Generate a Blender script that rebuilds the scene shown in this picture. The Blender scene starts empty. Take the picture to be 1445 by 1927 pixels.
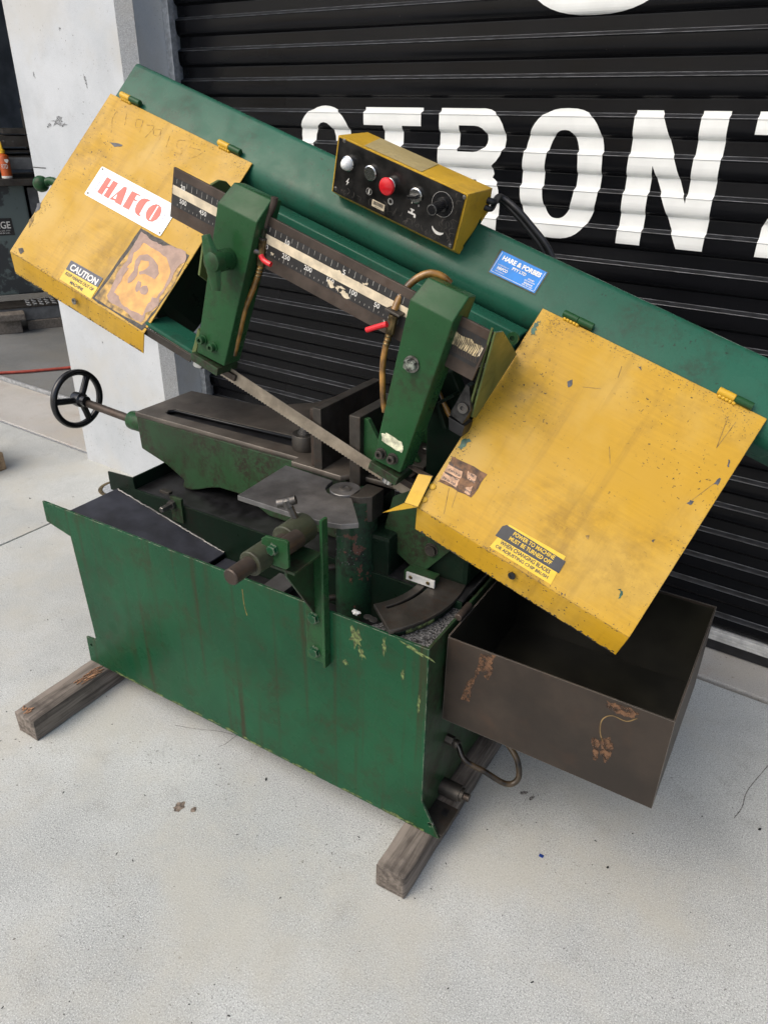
import bpy, bmesh, math, random
from mathutils import Matrix, Vector
random.seed(7)
D = bpy.data; SC = bpy.context.scene; COL = SC.collection
# ------------------------------------------------------------------ camera, sky, sun, exposure
cam = D.objects.new('camera', D.cameras.new('camera')); COL.objects.link(cam); SC.camera = cam
cam.data.sensor_fit = 'VERTICAL'; cam.data.sensor_height = 36.0; cam.data.lens = 25.9013
cam.data.clip_start = 0.05; cam.data.clip_end = 400
_r, _u, _b = Vector((0.854249,0.519576,0.017286)), Vector((-0.258184,0.395159,0.881584)), Vector((0.451219,-0.757555,0.471710))
cam.matrix_world = Matrix(((_r.x, _u.x, _b.x, 0), (_r.y, _u.y, _b.y, 0), (_r.z, _u.z, _b.z, 1.5), (0, 0, 0, 1)))
SUN_EL, SUN_ROT = math.radians(50), math.radians(208)
world = D.worlds.new('World'); SC.world = world; world.use_nodes = True
wn = world.node_tree; sky = wn.nodes.new('ShaderNodeTexSky'); sky.sky_type = 'NISHITA'; sky.sun_disc = False
sky.sun_elevation = SUN_EL; sky.sun_rotation = SUN_ROT; sky.dust_density = 4.5; sky.air_density = 1.0; sky.ozone_density = 1.0
bg = wn.nodes['Background']; wn.links.new(sky.outputs[0], bg.inputs[0]); bg.inputs[1].default_value = 0.15
sun = D.objects.new('sun', D.lights.new('sun', 'SUN')); COL.objects.link(sun)
sun.data.energy = 0.8; sun.data.angle = math.radians(60); sun.data.color = (0.98, 1.0, 0.90)
_sd = Vector((math.sin(SUN_ROT) * math.cos(SUN_EL), math.cos(SUN_ROT) * math.cos(SUN_EL), math.sin(SUN_EL)))
sun.rotation_euler = _sd.to_track_quat('Z', 'Y').to_euler(); sun.location = (0, -5, 8)
SC.view_settings.view_transform = 'Standard'; SC.view_settings.look = 'None'; SC.view_settings.gamma = 1.0
SC.view_settings.use_curve_mapping = False; SC.view_settings.exposure = 0.46
SC.render.engine = 'CYCLES'; SC.cycles.max_bounces = 6

# ------------------------------------------------------------------ frames
def frame(o, ex, ey, ez):
    ex, ey, ez, o = Vector(ex), Vector(ey), Vector(ez), Vector(o)
    return Matrix(((ex.x, ey.x, ez.x, o.x), (ex.y, ey.y, ez.y, o.y), (ex.z, ey.z, ez.z, o.z), (0, 0, 0, 1)))
W = Matrix.Identity(4)
VA, VU, VW, VN = Vector((0.954079,0.000000,-0.299556)), Vector((0.299556,0.000000,0.954079)), Vector((0.236053,0.615661,0.751824)), Vector((0.184425,-0.788011,0.587389))
ARM = frame((0, 0, 0), VA, (0, 1, 0), VU)        # along the saw bow, depth, up across the bow
TILT = frame((0, 0, 0), VA, VW, VN)              # the leaning plane of the covers
_bx = Vector((1, -.04, 0)).normalized(); _by = Vector((.04, 1, 0)).normalized()
BLD = frame((0, 0, 0), _bx, _by, (0, 0, 1))      # the building
XZ = frame((0, 0, 0), (1, 0, 0), (0, 0, 1), (0, -1, 0))     # a sheet facing the viewer: x, z, -depth
def plane(o, ex, ey):
    ex, ey = Vector(ex), Vector(ey); return frame(o, ex, ey, ex.cross(ey))

# ------------------------------------------------------------------ objects
WM = {}
def empty(name, loc, label, cat, group=None):
    o = D.objects.new(name, None); COL.objects.link(o); o.location = loc; o.empty_display_size = .1
    WM[o] = Matrix.Translation(loc); o['label'] = label; o['category'] = cat
    if group: o['group'] = group
    return o
def link(name, me, fr, mat, parent=None, label=None, cat=None, group=None, kind=None, smooth=None):
    """me holds coordinates of the frame fr; the origin is moved to the middle of the mesh"""
    if me.vertices:
        xs = [v.co for v in me.vertices]
        c = Vector([(min(p[i] for p in xs) + max(p[i] for p in xs)) / 2 for i in range(3)])
    else: c = Vector()
    me.transform(Matrix.Translation(-c))
    if mat is not None and not me.materials: me.materials.append(mat)
    if smooth is not None:
        for p in me.polygons: p.use_smooth = True
        try: me.set_sharp_from_angle(angle=math.radians(smooth))
        except Exception: pass
    o = D.objects.new(name, me); COL.objects.link(o)
    M = fr @ Matrix.Translation(c); WM[o] = M
    if parent: o.parent = parent; o.matrix_local = WM[parent].inverted() @ M
    else: o.matrix_local = M
    if label: o['label'] = label
    if cat: o['category'] = cat
    if group: o['group'] = group
    if kind: o['kind'] = kind
    return o
def from_bm(bm, name):
    me = D.meshes.new(name); bm.normal_update(); bm.to_mesh(me); bm.free(); return me
def bev(bm, w, seg=2, ang=25):
    if not w: return
    bm.normal_update()
    es = [e for e in bm.edges if len(e.link_faces) == 2 and e.calc_face_angle(0) > math.radians(ang)]
    bmesh.ops.bevel(bm, geom=es, offset=w, segments=seg, profile=.6, affect='EDGES', clamp_overlap=True)
def add_prism(bm, poly, t0, t1, axes='xyz'):
    """poly in the two first axes, thickness along the third"""
    def put(a, b, c):
        d = {axes[0]: a, axes[1]: b, axes[2]: c}; return Vector((d['x'], d['y'], d['z']))
    n = len(poly)
    lo = [bm.verts.new(put(p[0], p[1], t0)) for p in poly]; hi = [bm.verts.new(put(p[0], p[1], t1)) for p in poly]
    fs = [bm.faces.new(lo[::-1]), bm.faces.new(hi)]
    for i in range(n): fs.append(bm.faces.new((lo[i], lo[(i + 1) % n], hi[(i + 1) % n], hi[i])))
    bmesh.ops.recalc_face_normals(bm, faces=fs)
    return fs
def add_box(bm, x0, x1, y0, y1, z0, z1): return add_prism(bm, [(x0, y0), (x1, y0), (x1, y1), (x0, y1)], z0, z1)
def prism(name, poly, t0, t1, mat, parent=None, fr=W, axes='xyz', bw=.0015, seg=2, **k):
    bm = bmesh.new(); add_prism(bm, poly, t0, t1, axes); bev(bm, bw, seg)
    return link(name, from_bm(bm, name), fr, mat, parent, **k)
def box(name, b, mat, parent=None, fr=W, bw=.0015, seg=2, **k):
    bm = bmesh.new(); add_box(bm, *b); bev(bm, bw, seg)
    return link(name, from_bm(bm, name), fr, mat, parent, **k)
def add_lathe(bm, prof, c, axis, n=24, half=None):
    """prof: (radius, distance along axis) pairs"""
    axis = Vector(axis).normalized(); c = Vector(c)
    s = axis.orthogonal().normalized(); t = axis.cross(s); rings = []
    for r, h in prof:
        rings.append([bm.verts.new(c + axis * h + (s * math.cos(2 * math.pi * i / n) + t * math.sin(2 * math.pi * i / n)) * max(r, 1e-5)) for i in range(n)])
    fs = []
    for A, B in zip(rings, rings[1:]):
        for i in range(n): fs.append(bm.faces.new((A[i], A[(i + 1) % n], B[(i + 1) % n], B[i])))
    fs.append(bm.faces.new(rings[0][::-1])); fs.append(bm.faces.new(rings[-1]))
    bmesh.ops.recalc_face_normals(bm, faces=fs)
def lathe(name, prof, c, axis, mat, parent=None, fr=W, n=24, smooth=35, **k):
    bm = bmesh.new(); add_lathe(bm, prof, c, axis, n)
    return link(name, from_bm(bm, name), fr, mat, parent, smooth=smooth, **k)
def cyl(name, r, p0, p1, mat, parent=None, fr=W, n=24, ch=.0012, **k):
    p0, p1 = Vector(p0), Vector(p1); L = (p1 - p0).length
    return lathe(name, [(r - ch, 0), (r, ch), (r, L - ch), (r - ch, L)], p0, p1 - p0, mat, parent, fr, n, **k)
def smooth_path(pts, sub=6):
    pts = [Vector(p) for p in pts]
    if len(pts) < 3: return pts
    P = [pts[0] * 2 - pts[1]] + pts + [pts[-1] * 2 - pts[-2]]; out = []
    for i in range(1, len(P) - 2):
        for j in range(sub):
            t = j / sub; a, b, c, d = P[i - 1], P[i], P[i + 1], P[i + 2]
            out.append(.5 * ((2 * b) + (c - a) * t + (2 * a - 5 * b + 4 * c - d) * t * t + (3 * b - a - 3 * c + d) * t ** 3))
    out.append(pts[-1]); return out
def add_tube(bm, pts, r, n=12, sub=6):
    P = smooth_path(pts, sub); rings = []; prev = None
    for i, p in enumerate(P):
        d = (P[min(i + 1, len(P) - 1)] - P[max(i - 1, 0)]).normalized()
        s = d.orthogonal().normalized() if prev is None else (prev - d * prev.dot(d)).normalized()
        prev = s; t = d.cross(s)
        rings.append([bm.verts.new(p + (s * math.cos(2 * math.pi * k / n) + t * math.sin(2 * math.pi * k / n)) * r) for k in range(n)])
    fs = []
    for A, B in zip(rings, rings[1:]):
        for k in range(n): fs.append(bm.faces.new((A[k], A[(k + 1) % n], B[(k + 1) % n], B[k])))
    fs.append(bm.faces.new(rings[0][::-1])); fs.append(bm.faces.new(rings[-1]))
    bmesh.ops.recalc_face_normals(bm, faces=fs)
def tube(name, pts, r, mat, parent=None, fr=W, n=12, sub=6, **k):
    bm = bmesh.new(); add_tube(bm, pts, r, n, sub)
    return link(name, from_bm(bm, name), fr, mat, parent, smooth=60, **k)
def fill(outlines, depth=0.0):
    """flat filled shape (holes by even-odd), thickness depth upward from 0"""
    cu = D.curves.new('outline', 'CURVE'); cu.dimensions = '2D'; cu.fill_mode = 'BOTH'; cu.extrude = depth / 2
    for ol in outlines:
        sp = cu.splines.new('POLY'); sp.points.add(len(ol) - 1)
        for q, (x, y) in zip(sp.points, ol): q.co = (x, y, 0, 1)
        sp.use_cyclic_u = True
    ob = D.objects.new('outline', cu); COL.objects.link(ob)
    dg = bpy.context.evaluated_depsgraph_get(); me = D.meshes.new_from_object(ob.evaluated_get(dg))
    D.objects.remove(ob); D.curves.remove(cu)
    bm = bmesh.new(); bm.from_mesh(me); D.meshes.remove(me); me = None
    bmesh.ops.remove_doubles(bm, verts=bm.verts, dist=1e-6)
    bmesh.ops.translate(bm, verts=bm.verts, vec=(0, 0, depth / 2)); return bm
def plate(name, outlines, z0, z1, mat, parent=None, fr=W, bw=0, **k):
    """plate with holes, lying in the frame's xy between z0 and z1"""
    bm = fill(outlines, z1 - z0); bmesh.ops.translate(bm, verts=bm.verts, vec=(0, 0, z0)); bev(bm, bw, 1)
    return link(name, from_bm(bm, name), fr, mat, parent, **k)
def text_bm(s, h, width=None, bold=0.0, shear=0.0):
    cu = D.curves.new('t', 'FONT'); cu.body = s; cu.size = 1; cu.offset = bold; cu.shear = shear; cu.align_x = 'LEFT'; cu.resolution_u = 3
    ob = D.objects.new('t', cu); COL.objects.link(ob)
    dg = bpy.context.evaluated_depsgraph_get(); me = D.meshes.new_from_object(ob.evaluated_get(dg))
    D.objects.remove(ob); D.curves.remove(cu)
    bm = bmesh.new(); bm.from_mesh(me); D.meshes.remove(me)
    xs = [v.co.x for v in bm.verts]; ys = [v.co.y for v in bm.verts]
    x0, x1, y0, y1 = min(xs), max(xs), min(ys), max(ys); sy = h / (y1 - y0); sx = width / (x1 - x0) if width else sy
    for v in bm.verts: v.co = Vector(((v.co.x - (x0 + x1) / 2) * sx, (v.co.y - (y0 + y1) / 2) * sy, 0))
    return bm
def join_bm(dst, src, M):
    me = D.meshes.new('j'); src.to_mesh(me); src.free(); me.transform(M); dst.from_mesh(me); D.meshes.remove(me)
def lettering(name, items, fr, mat, parent, z, **k):
    """items: (text, x, y, height, width or None, angle) centred at x, y of the frame"""
    bm = bmesh.new()
    for it in items:
        s, x, y, h, w = it[:5]; ang = it[5] if len(it) > 5 else 0; bold = it[6] if len(it) > 6 else .012
        join_bm(bm, text_bm(s, h, w, bold), Matrix.Translation((x, y, z)) @ Matrix.Rotation(ang, 4, 'Z'))
    return link(name, from_bm(bm, name), fr, mat, parent, **k)
def rag(poly, amp, n=5, seed=1):
    """an uneven outline through poly"""
    rnd = random.Random(seed); out = []
    for i, p in enumerate(poly):
        q = poly[(i + 1) % len(poly)]
        for j in range(n):
            t = j / n; out.append((p[0] + (q[0] - p[0]) * t + rnd.uniform(-amp, amp), p[1] + (q[1] - p[1]) * t + rnd.uniform(-amp, amp)))
    return out
def blob(x, y, rx, ry, ang=0, n=14, seed=1, rough=.3):
    rnd = random.Random(seed); out = []
    for i in range(n):
        t = 2 * math.pi * i / n; k = 1 + rnd.uniform(-rough, rough); a, b = rx * math.cos(t) * k, ry * math.sin(t) * k
        out.append((x + a * math.cos(ang) - b * math.sin(ang), y + a * math.sin(ang) + b * math.cos(ang)))
    return out
def rrect(x0, x1, y0, y1, r, n=4):
    out = []
    for cx, cy, a0 in ((x1 - r, y1 - r, 0), (x0 + r, y1 - r, 90), (x0 + r, y0 + r, 180), (x1 - r, y0 + r, 270)):
        for i in range(n + 1):
            t = math.radians(a0 + 90 * i / n); out.append((cx + r * math.cos(t), cy + r * math.sin(t)))
    return out
def circle(x, y, r, n=20): return [(x + r * math.cos(2 * math.pi * i / n), y + r * math.sin(2 * math.pi * i / n)) for i in range(n)]
def strokes_bm(lines, wdt, z=0):
    bm = bmesh.new()
    for ln in lines:
        P = smooth_path([(x, y, 0) for x, y in ln], 5)
        L, Rr = [], []
        for i, p in enumerate(P):
            d = (P[min(i + 1, len(P) - 1)] - P[max(i - 1, 0)]).normalized(); s = Vector((-d.y, d.x, 0)) * wdt / 2
            L.append(bm.verts.new(p + s + Vector((0, 0, z)))); Rr.append(bm.verts.new(p - s + Vector((0, 0, z))))
        for i in range(len(P) - 1): bm.faces.new((Rr[i], Rr[i + 1], L[i + 1], L[i]))
    return bm

# ------------------------------------------------------------------ materials
def mat_base(name):
    m = D.materials.new(name); m.use_nodes = True; nt = m.node_tree; return m, nt, nt.nodes['Principled BSDF']
class N:
    """small helper round one node tree"""
    def __init__(s, nt): s.t = nt; s.co = nt.nodes.new('ShaderNodeTexCoord').outputs['Object']
    def map(s, sc=(1, 1, 1), rot=(0, 0, 0), loc=(0, 0, 0)):
        n = s.t.nodes.new('ShaderNodeMapping'); s.t.links.new(s.co, n.inputs[0])
        n.inputs['Scale'].default_value = sc; n.inputs['Rotation'].default_value = rot; n.inputs['Location'].default_value = loc; return n.outputs[0]
    def noise(s, scale, detail=4, rough=.55, vec=None, dist=0.0):
        n = s.t.nodes.new('ShaderNodeTexNoise'); s.t.links.new(vec or s.co, n.inputs['Vector'])
        n.inputs['Scale'].default_value = scale; n.inputs['Detail'].default_value = detail; n.inputs['Roughness'].default_value = rough
        n.inputs['Distortion'].default_value = dist; return n.outputs['Fac']
    def voro(s, scale, vec=None, feat='F1'):
        n = s.t.nodes.new('ShaderNodeTexVoronoi'); s.t.links.new(vec or s.co, n.inputs['Vector']); n.inputs['Scale'].default_value = scale; n.feature = feat
        return n.outputs['Distance']
    def ramp(s, f, a, b, lo=0.0, hi=1.0):
        n = s.t.nodes.new('ShaderNodeMapRange'); s.t.links.new(f, n.inputs[0]); n.inputs[1].default_value = a; n.inputs[2].default_value = b
        n.inputs[3].default_value = lo; n.inputs[4].default_value = hi; n.interpolation_type = 'SMOOTHSTEP'; return n.outputs[0]
    def mul(s, a, b, op='MULTIPLY'):
        n = s.t.nodes.new('ShaderNodeMath'); n.operation = op; n.use_clamp = True
        for i, v in enumerate((a, b)):
            if isinstance(v, (int, float)): n.inputs[i].default_value = v
            else: s.t.links.new(v, n.inputs[i])
        return n.outputs[0]
    def mix(s, f, a, b):
        n = s.t.nodes.new('ShaderNodeMix'); n.data_type = 'RGBA'
        if isinstance(f, (int, float)): n.inputs[0].default_value = f
        else: s.t.links.new(f, n.inputs[0])
        for i, v in ((6, a), (7, b)):
            if isinstance(v, tuple): n.inputs[i].default_value = (*v, 1)
            else: s.t.links.new(v, n.inputs[i])
        return n.outputs[2]
    def edge(s, r=.002, a=.02, b=.15):
        bv = s.t.nodes.new('ShaderNodeBevel'); bv.samples = 4; bv.inputs[0].default_value = r
        ge = s.t.nodes.new('ShaderNodeNewGeometry'); d = s.t.nodes.new('ShaderNodeVectorMath'); d.operation = 'DOT_PRODUCT'
        s.t.links.new(bv.outputs[0], d.inputs[0]); s.t.links.new(ge.outputs['Normal'], d.inputs[1])
        m = s.t.nodes.new('ShaderNodeMath'); m.operation = 'SUBTRACT'; m.inputs[0].default_value = 1; s.t.links.new(d.outputs['Value'], m.inputs[1])
        return s.ramp(m.outputs[0], a, b)
    def bump(s, f, bs, strength, dist=.001):
        n = s.t.nodes.new('ShaderNodeBump'); n.inputs['Strength'].default_value = strength; n.inputs['Distance'].default_value = dist
        s.t.links.new(f, n.inputs['Height']); s.t.links.new(n.outputs[0], bs.inputs['Normal'])
def lin(*c): return tuple(((v / 255) / 12.92 if v / 255 <= .04045 else ((v / 255 + .055) / 1.055) ** 2.4) for v in c)
def plain(name, col, rough=.5, metal=0.0, var=.12, scale=30, bump=.1, spec=None, coat=0):
    m, nt, b = mat_base(name); n = N(nt); f = n.noise(scale, 5)
    d = tuple(c * (1 - var * 2) for c in col); l = tuple(min(1, c * (1 + var)) for c in col)
    nt.links.new(n.mix(n.ramp(f, .3, .7), d, l), b.inputs['Base Color'])
    b.inputs['Roughness'].default_value = rough; b.inputs['Metallic'].default_value = metal
    if spec is not None: b.inputs['Specular IOR Level'].default_value = spec
    if coat: b.inputs['Coat Weight'].default_value = coat; b.inputs['Coat Roughness'].default_value = .15
    if bump: n.bump(n.noise(scale * 6, 3), b, bump, .0006)
    return m
def paint(name, col, grime=(.025, .02, .013), g=.35, streak=None, rough=.32, chip=None, chipt=.705, edgecol=None, edgew=.5, gscale=9, var=.18, spots=.5, faded=None, brush=None, spec=.32, gc=(.45, .72), sf=None, er=.0025):
    """old brushed enamel: uneven colour, grime, runs, chips and worn edges"""
    m, nt, b = mat_base(name); n = N(nt)
    c = n.mix(n.ramp(n.noise(3.2, 3), .3, .7), tuple(v * (1 - var) for v in col), tuple(v * (1 + var) for v in col))
    if brush:
        bf = n.noise(1, 4, .6, n.map(brush)); c = n.mix(n.ramp(bf, .36, .66), tuple(v * .92 for v in col), c)
        c = n.mix(n.ramp(n.noise(1, 3, .6, n.map(brush, loc=(3, 3, 3))), .64, .8, 0, .2), c, grime)
    if faded: c = n.mix(n.ramp(n.noise(5, 5, .6, n.map((1, 1, 1), loc=(3, 1, 7))), .42, .68, 0, .75), c, faded)
    gr = n.mul(n.ramp(n.noise(gscale, 8, .68), gc[0], gc[1]), n.ramp(n.noise(gscale * 9, 5, .7), .3, .62))
    c = n.mix(n.mul(gr, g), c, grime)
    if streak:
        st = n.ramp(n.noise(1, 6, .62, n.map(streak)), .52, .72)
        c = n.mix(n.mul(st, sf if sf is not None else min(1, g * 1.5)), c, grime)
    sp = n.mul(n.ramp(n.noise(170, 2, .5), .66, .72), n.ramp(n.noise(6, 4, .6, n.map(loc=(8, 3, 1))), .42, .62))
    c = n.mix(n.mul(sp, spots), c, (.02, .018, .014))
    rg = n.ramp(n.noise(14, 5), .3, .75, rough - .08, rough + .2)
    if chip:
        ch = n.ramp(n.noise(38, 5, .62, n.map((1, 1, 1), loc=(5, 2, 1))), chipt, chipt + .012)
        c = n.mix(ch, c, chip)
    if edgecol:
        ew = n.mul(n.edge(er), n.ramp(n.noise(60, 4), .38, .6)); c = n.mix(n.mul(ew, edgew), c, edgecol)
    b.inputs['Specular IOR Level'].default_value = spec
    nt.links.new(c, b.inputs['Base Color']); nt.links.new(rg, b.inputs['Roughness'])
    n.bump(n.noise(1, 4, .6, n.map(brush)) if brush else n.noise(130, 4, .6), b, .12 if brush else .25, .0008)
    return m
def steel(name, col, rough=.42, metal=.85, rust=.3, scale=12, dirt=.5, edgecol=(.35, .34, .32)):
    m, nt, b = mat_base(name); n = N(nt)
    c = n.mix(n.ramp(n.noise(scale, 6, .65), .35, .68), tuple(v * .55 for v in col), col)
    c = n.mix(n.mul(n.ramp(n.noise(scale * 2.3, 7, .7, n.map(loc=(4, 4, 4))), .5, .7), rust), c, (.075, .035, .018))
    d = n.mul(n.ramp(n.noise(scale * .6, 6, .65, n.map(loc=(9, 2, 5))), .4, .7), dirt)
    c = n.mix(d, c, (.02, .018, .015))
    c = n.mix(n.mul(n.edge(.002), .55), c, edgecol)
    nt.links.new(c, b.inputs['Base Color'])
    nt.links.new(n.ramp(d, 0, 1, rough, min(.9, rough + .25)), b.inputs['Roughness'])
    b.inputs['Metallic'].default_value = metal; n.bump(n.noise(scale * 15, 5, .6), b, .25, .0006)
    return m

GREEN = paint('green_enamel', (.018, .070, .025), g=.7, gc=(.42, .68), spec=.2, chip=None, edgecol=(.12, .17, .10), rough=.26)
GREEN_BEAM = paint('green_enamel_bow', (.016, .088, .055), g=.5, edgecol=(.05, .12, .07), rough=.25, spots=.8, var=.12, spec=.2)
GREEN_PANEL = paint('green_enamel_panel', (.011, .066, .029), g=.62, gc=(.45, .7), spec=.16, sf=.9, streak=(34, 1, 1.0), edgecol=(.42, .40, .32), edgew=.65, er=.003, rough=.25, grime=(.033, .026, .012), spots=.35)
GREEN_DIRTY = paint('oily_green_enamel', (.020, .056, .022), g=1.0, gc=(.36, .6), gscale=12, rough=.36, edgecol=(.1, .1, .07), grime=(.022, .018, .011))
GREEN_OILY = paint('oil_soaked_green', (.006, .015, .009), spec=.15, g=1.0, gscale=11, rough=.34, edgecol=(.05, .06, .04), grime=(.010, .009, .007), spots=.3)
GREEN_COL = paint('chipped_oily_green', (.014, .05, .024), g=1.0, chipt=.62, gc=(.38, .6), gscale=13, rough=.36, chip=(.11, .05, .035), grime=(.012, .011, .009), spots=1.0)
OLIVE_OILY = paint('oily_olive_paint', (.055, .062, .038), g=.8, gc=(.4, .64), rough=.36, spec=.3)
GREEN_OLIVE = paint('olive_green_enamel', (.10, .13, .045), g=.5, rough=.35)
YELLOW = paint('yellow_enamel', (.50, .285, .016), grime=(.15, .08, .015), g=.5, rough=.38, chip=None, edgecol=(.08, .055, .03), edgew=.95, gscale=4, faded=(.51, .325, .062), var=.08, brush=(7, 170, 60), spots=.9, spec=.3, streak=(30, 2.0, 8), sf=.28)
YELLOW_BOX = paint('yellow_enamel_box', (.60, .36, .03), grime=(.2, .12, .03), g=.4, rough=.36, edgecol=(.05, .035, .02), edgew=.9)
DIRTY_YELLOW = paint('rubbed_yellow', (.40, .32, .15), grime=(.2, .17, .1), g=.6, rough=.5)
STEEL = steel('bare_steel', (.20, .19, .18))
STEEL_DARK = steel('oily_dark_steel', (.085, .076, .066), rough=.45, metal=.6, rust=.5, dirt=.6, edgecol=(.2, .18, .15))
BED = steel('worn_bed_steel', (.17, .145, .12), rough=.42, metal=.45, rust=.3, dirt=.4, edgecol=(.32, .3, .27), scale=8)
STEEL_BROWN = steel('browned_steel', (.10, .075, .06), rough=.48, metal=.5, rust=.35, dirt=.35, edgecol=(.16, .13, .11))
STEEL_GREY = steel('grey_table_steel', (.24, .235, .235), rough=.4, metal=.7, rust=.12, dirt=.55, scale=9)
BLADE = steel('saw_blade_steel', (.44, .375, .29), rough=.4, metal=.65, rust=.2, dirt=.2)
TRAYM = steel('tray_sheet_steel', (.046, .033, .024), rough=.5, metal=.2, rust=.25, scale=6, dirt=.3, edgecol=(.3, .28, .25))
OIL_SHADE_BLACK = plain('oil_and_shade_black', (.012, .012, .013), .35, var=.3, bump=.3)  # oily parts, and the painted shade inside the vise slot
TROUGH = plain('dark_trough_paint', (.03, .032, .042), .5, var=.25, scale=14, bump=.4)
BLOCKST = plain('oily_block_steel', (.035, .034, .033), .45, .3, var=.4, scale=60, bump=.3)
SWARF = plain('grey_swarf', (.1, .1, .1), .6, .3, var=.6, scale=220, bump=.9)
BLACK = plain('black_plastic', (.012, .012, .013), .22, var=.2, bump=.05)
RUBBER_SHADE = plain('black_rubber_and_shade', (.014, .014, .016), .45, var=.2)  # cable rubber, and the shade strip under the roller door
CHROME = plain('dull_chrome', (.62, .62, .6), .25, 1.0, var=.1)
SCREW = plain('screw_steel', (.25, .24, .22), .4, .9, var=.3, scale=90)
WHITE_LAMP = plain('white_lamp', (.85, .85, .83), .3, var=.03, coat=.5)
RED = plain('red_plastic', (.65, .012, .02), .3, var=.08, coat=.3)
BOLTG = plain('scuffed_bolt', (.24, .26, .22), .45, .5, var=.5, scale=120, bump=.3)
BRASS = plain('dirty_brass', (.18, .13, .06), .4, .8, var=.4, scale=60)
HOSE = plain('amber_hose', (.30, .15, .03), .3, var=.45, scale=22, coat=.4)
HOSE_DARK = plain('dirty_clear_hose', (.05, .034, .018), .4, var=.6, scale=30)
CREAM = plain('cream_print', (.66, .56, .40), .5, var=.12, scale=40, bump=0)
LABEL_BLACK = plain('black_scale_print', (.018, .017, .017), .45, var=.25, bump=0)
PRINT_WHITE = plain('white_print', (.75, .73, .68), .5, var=.08, bump=0)
PRINT_GREY = plain('faded_print', (.42, .40, .36), .5, var=.2, bump=0)
SIGN_WHITE = plain('white_sign', (.74, .80, .82), .3, var=.06, scale=50, bump=.05, coat=.4)
SIGN_RED = plain('red_print', (.72, .10, .075), .4, var=.08, bump=0)
SIGN_PURPLE = plain('purple_print', (.30, .22, .38), .5, var=.05, bump=0)
SIGN_BLUE = plain('blue_label', (.0, .19, .60), .5, var=.08, bump=0)
NAVY = plain('navy_print', (.025, .04, .075), .4, var=.15, bump=0)
CHARCOAL = plain('charcoal_print', (.03, .032, .036), .45, var=.15, bump=0)
STICK_YEL = plain('yellow_sticker', (.72, .47, .02), .4, var=.06, bump=0)
GLUE = plain('mauve_glue', (.33, .21, .16), .5, var=.12, scale=50, bump=.25)
AMBER = plain('amber_glue', (.62, .30, .045), .4, var=.16, scale=30, bump=.15)
SOOT = plain('dark_smudge', (.045, .04, .035), .6, var=.4, scale=90, bump=.2)
CHIPM = plain('chipped_primer', (.055, .06, .07), .5, var=.25, scale=80, bump=.1)
CHIPG = plain('green_chip', (.012, .09, .055), .4, var=.25, scale=80, bump=.1)
LIME = plain('old_lime_paint', (.13, .17, .055), .6, var=.45, scale=120, bump=.3)
TANNED = plain('stained_yellow', (.42, .24, .04), .5, var=.45, scale=45, bump=.2)
SCRAWL = plain('scrawl_mark', (.44, .25, .03), .6, var=.4, scale=120, bump=0)
SCRATCH = plain('scratch_mark', (.26, .16, .035), .6, var=.3, scale=120, bump=0)
def make_rust():
    m, nt, b = mat_base('rust_stain'); n = N(nt)
    c = n.mix(n.ramp(n.noise(60, 4), .35, .65), (.07, .036, .02), (.15, .075, .036)); nt.links.new(c, b.inputs['Base Color']); b.inputs['Roughness'].default_value = .7
    nt.links.new(n.ramp(n.noise(75, 5, .65), .40, .56), b.inputs['Alpha']); return m
RUST = make_rust()
PALE = plain('old_label_paper', (.62, .62, .44), .7, var=.25, scale=70, bump=.3)
SCUFF = plain('grey_scuff', (.30, .31, .32), .7, var=.5, scale=160, bump=0)
SCUFF2 = plain('crack_grey', (.20, .19, .18), .8, var=.5, scale=200, bump=0)
BLUESCRAP = plain('blue_scrap', (.01, .04, .22), .5, var=.1)
GALV = plain('galvanised_steel', (.52, .54, .56), .4, .6, var=.15, scale=60)
ALU = plain('ribbed_aluminium', (.66, .65, .62), .4, .25, var=.12, scale=30)
LETTER = plain('white_lettering', (.775, .785, .76), .42, var=.04, scale=9, bump=.05)
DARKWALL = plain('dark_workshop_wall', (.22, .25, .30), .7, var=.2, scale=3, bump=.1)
ORANGE = plain('orange_bottle', (.55, .10, .015), .35, var=.08, coat=.3)
YEL_CAP = plain('yellow_cap', (.7, .42, .01), .4, var=.06)
AIRHOSE = plain('red_air_hose', (.35, .05, .03), .5, var=.15)
GREYPOST = plain('grey_post_paint', (.12, .125, .13), .5, var=.15, scale=20)
def make_shutter_mat():
    m, nt, b = mat_base('black_shutter_paint'); n = N(nt)
    c = n.mix(n.ramp(n.noise(1.5, 3, .5), .35, .7), (.0085, .009, .011), (.014, .0145, .017))
    c = n.mix(n.ramp(n.noise(120, 2, .5), .735, .78, 0, .4), c, (.07, .065, .06))
    nt.links.new(c, b.inputs['Base Color'])
    nt.links.new(n.ramp(n.noise(4, 3, .5), .3, .7, .17, .27), b.inputs['Roughness'])
    b.inputs['Specular IOR Level'].default_value = .32; return m
SHUTTER = make_shutter_mat()
RIB_SHEEN = plain('rib_ledge_sheen', (.030, .032, .037), .35, var=.25, scale=30, bump=0)  # sky sheen on the up-facing rib steps, painted as lighter grey
RIB_GLINT = plain('rib_edge_glint', (.125, .135, .15), .3, .3, var=.3, scale=25, bump=0)  # bright sky lines along the rib edges, put into the colour
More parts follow.
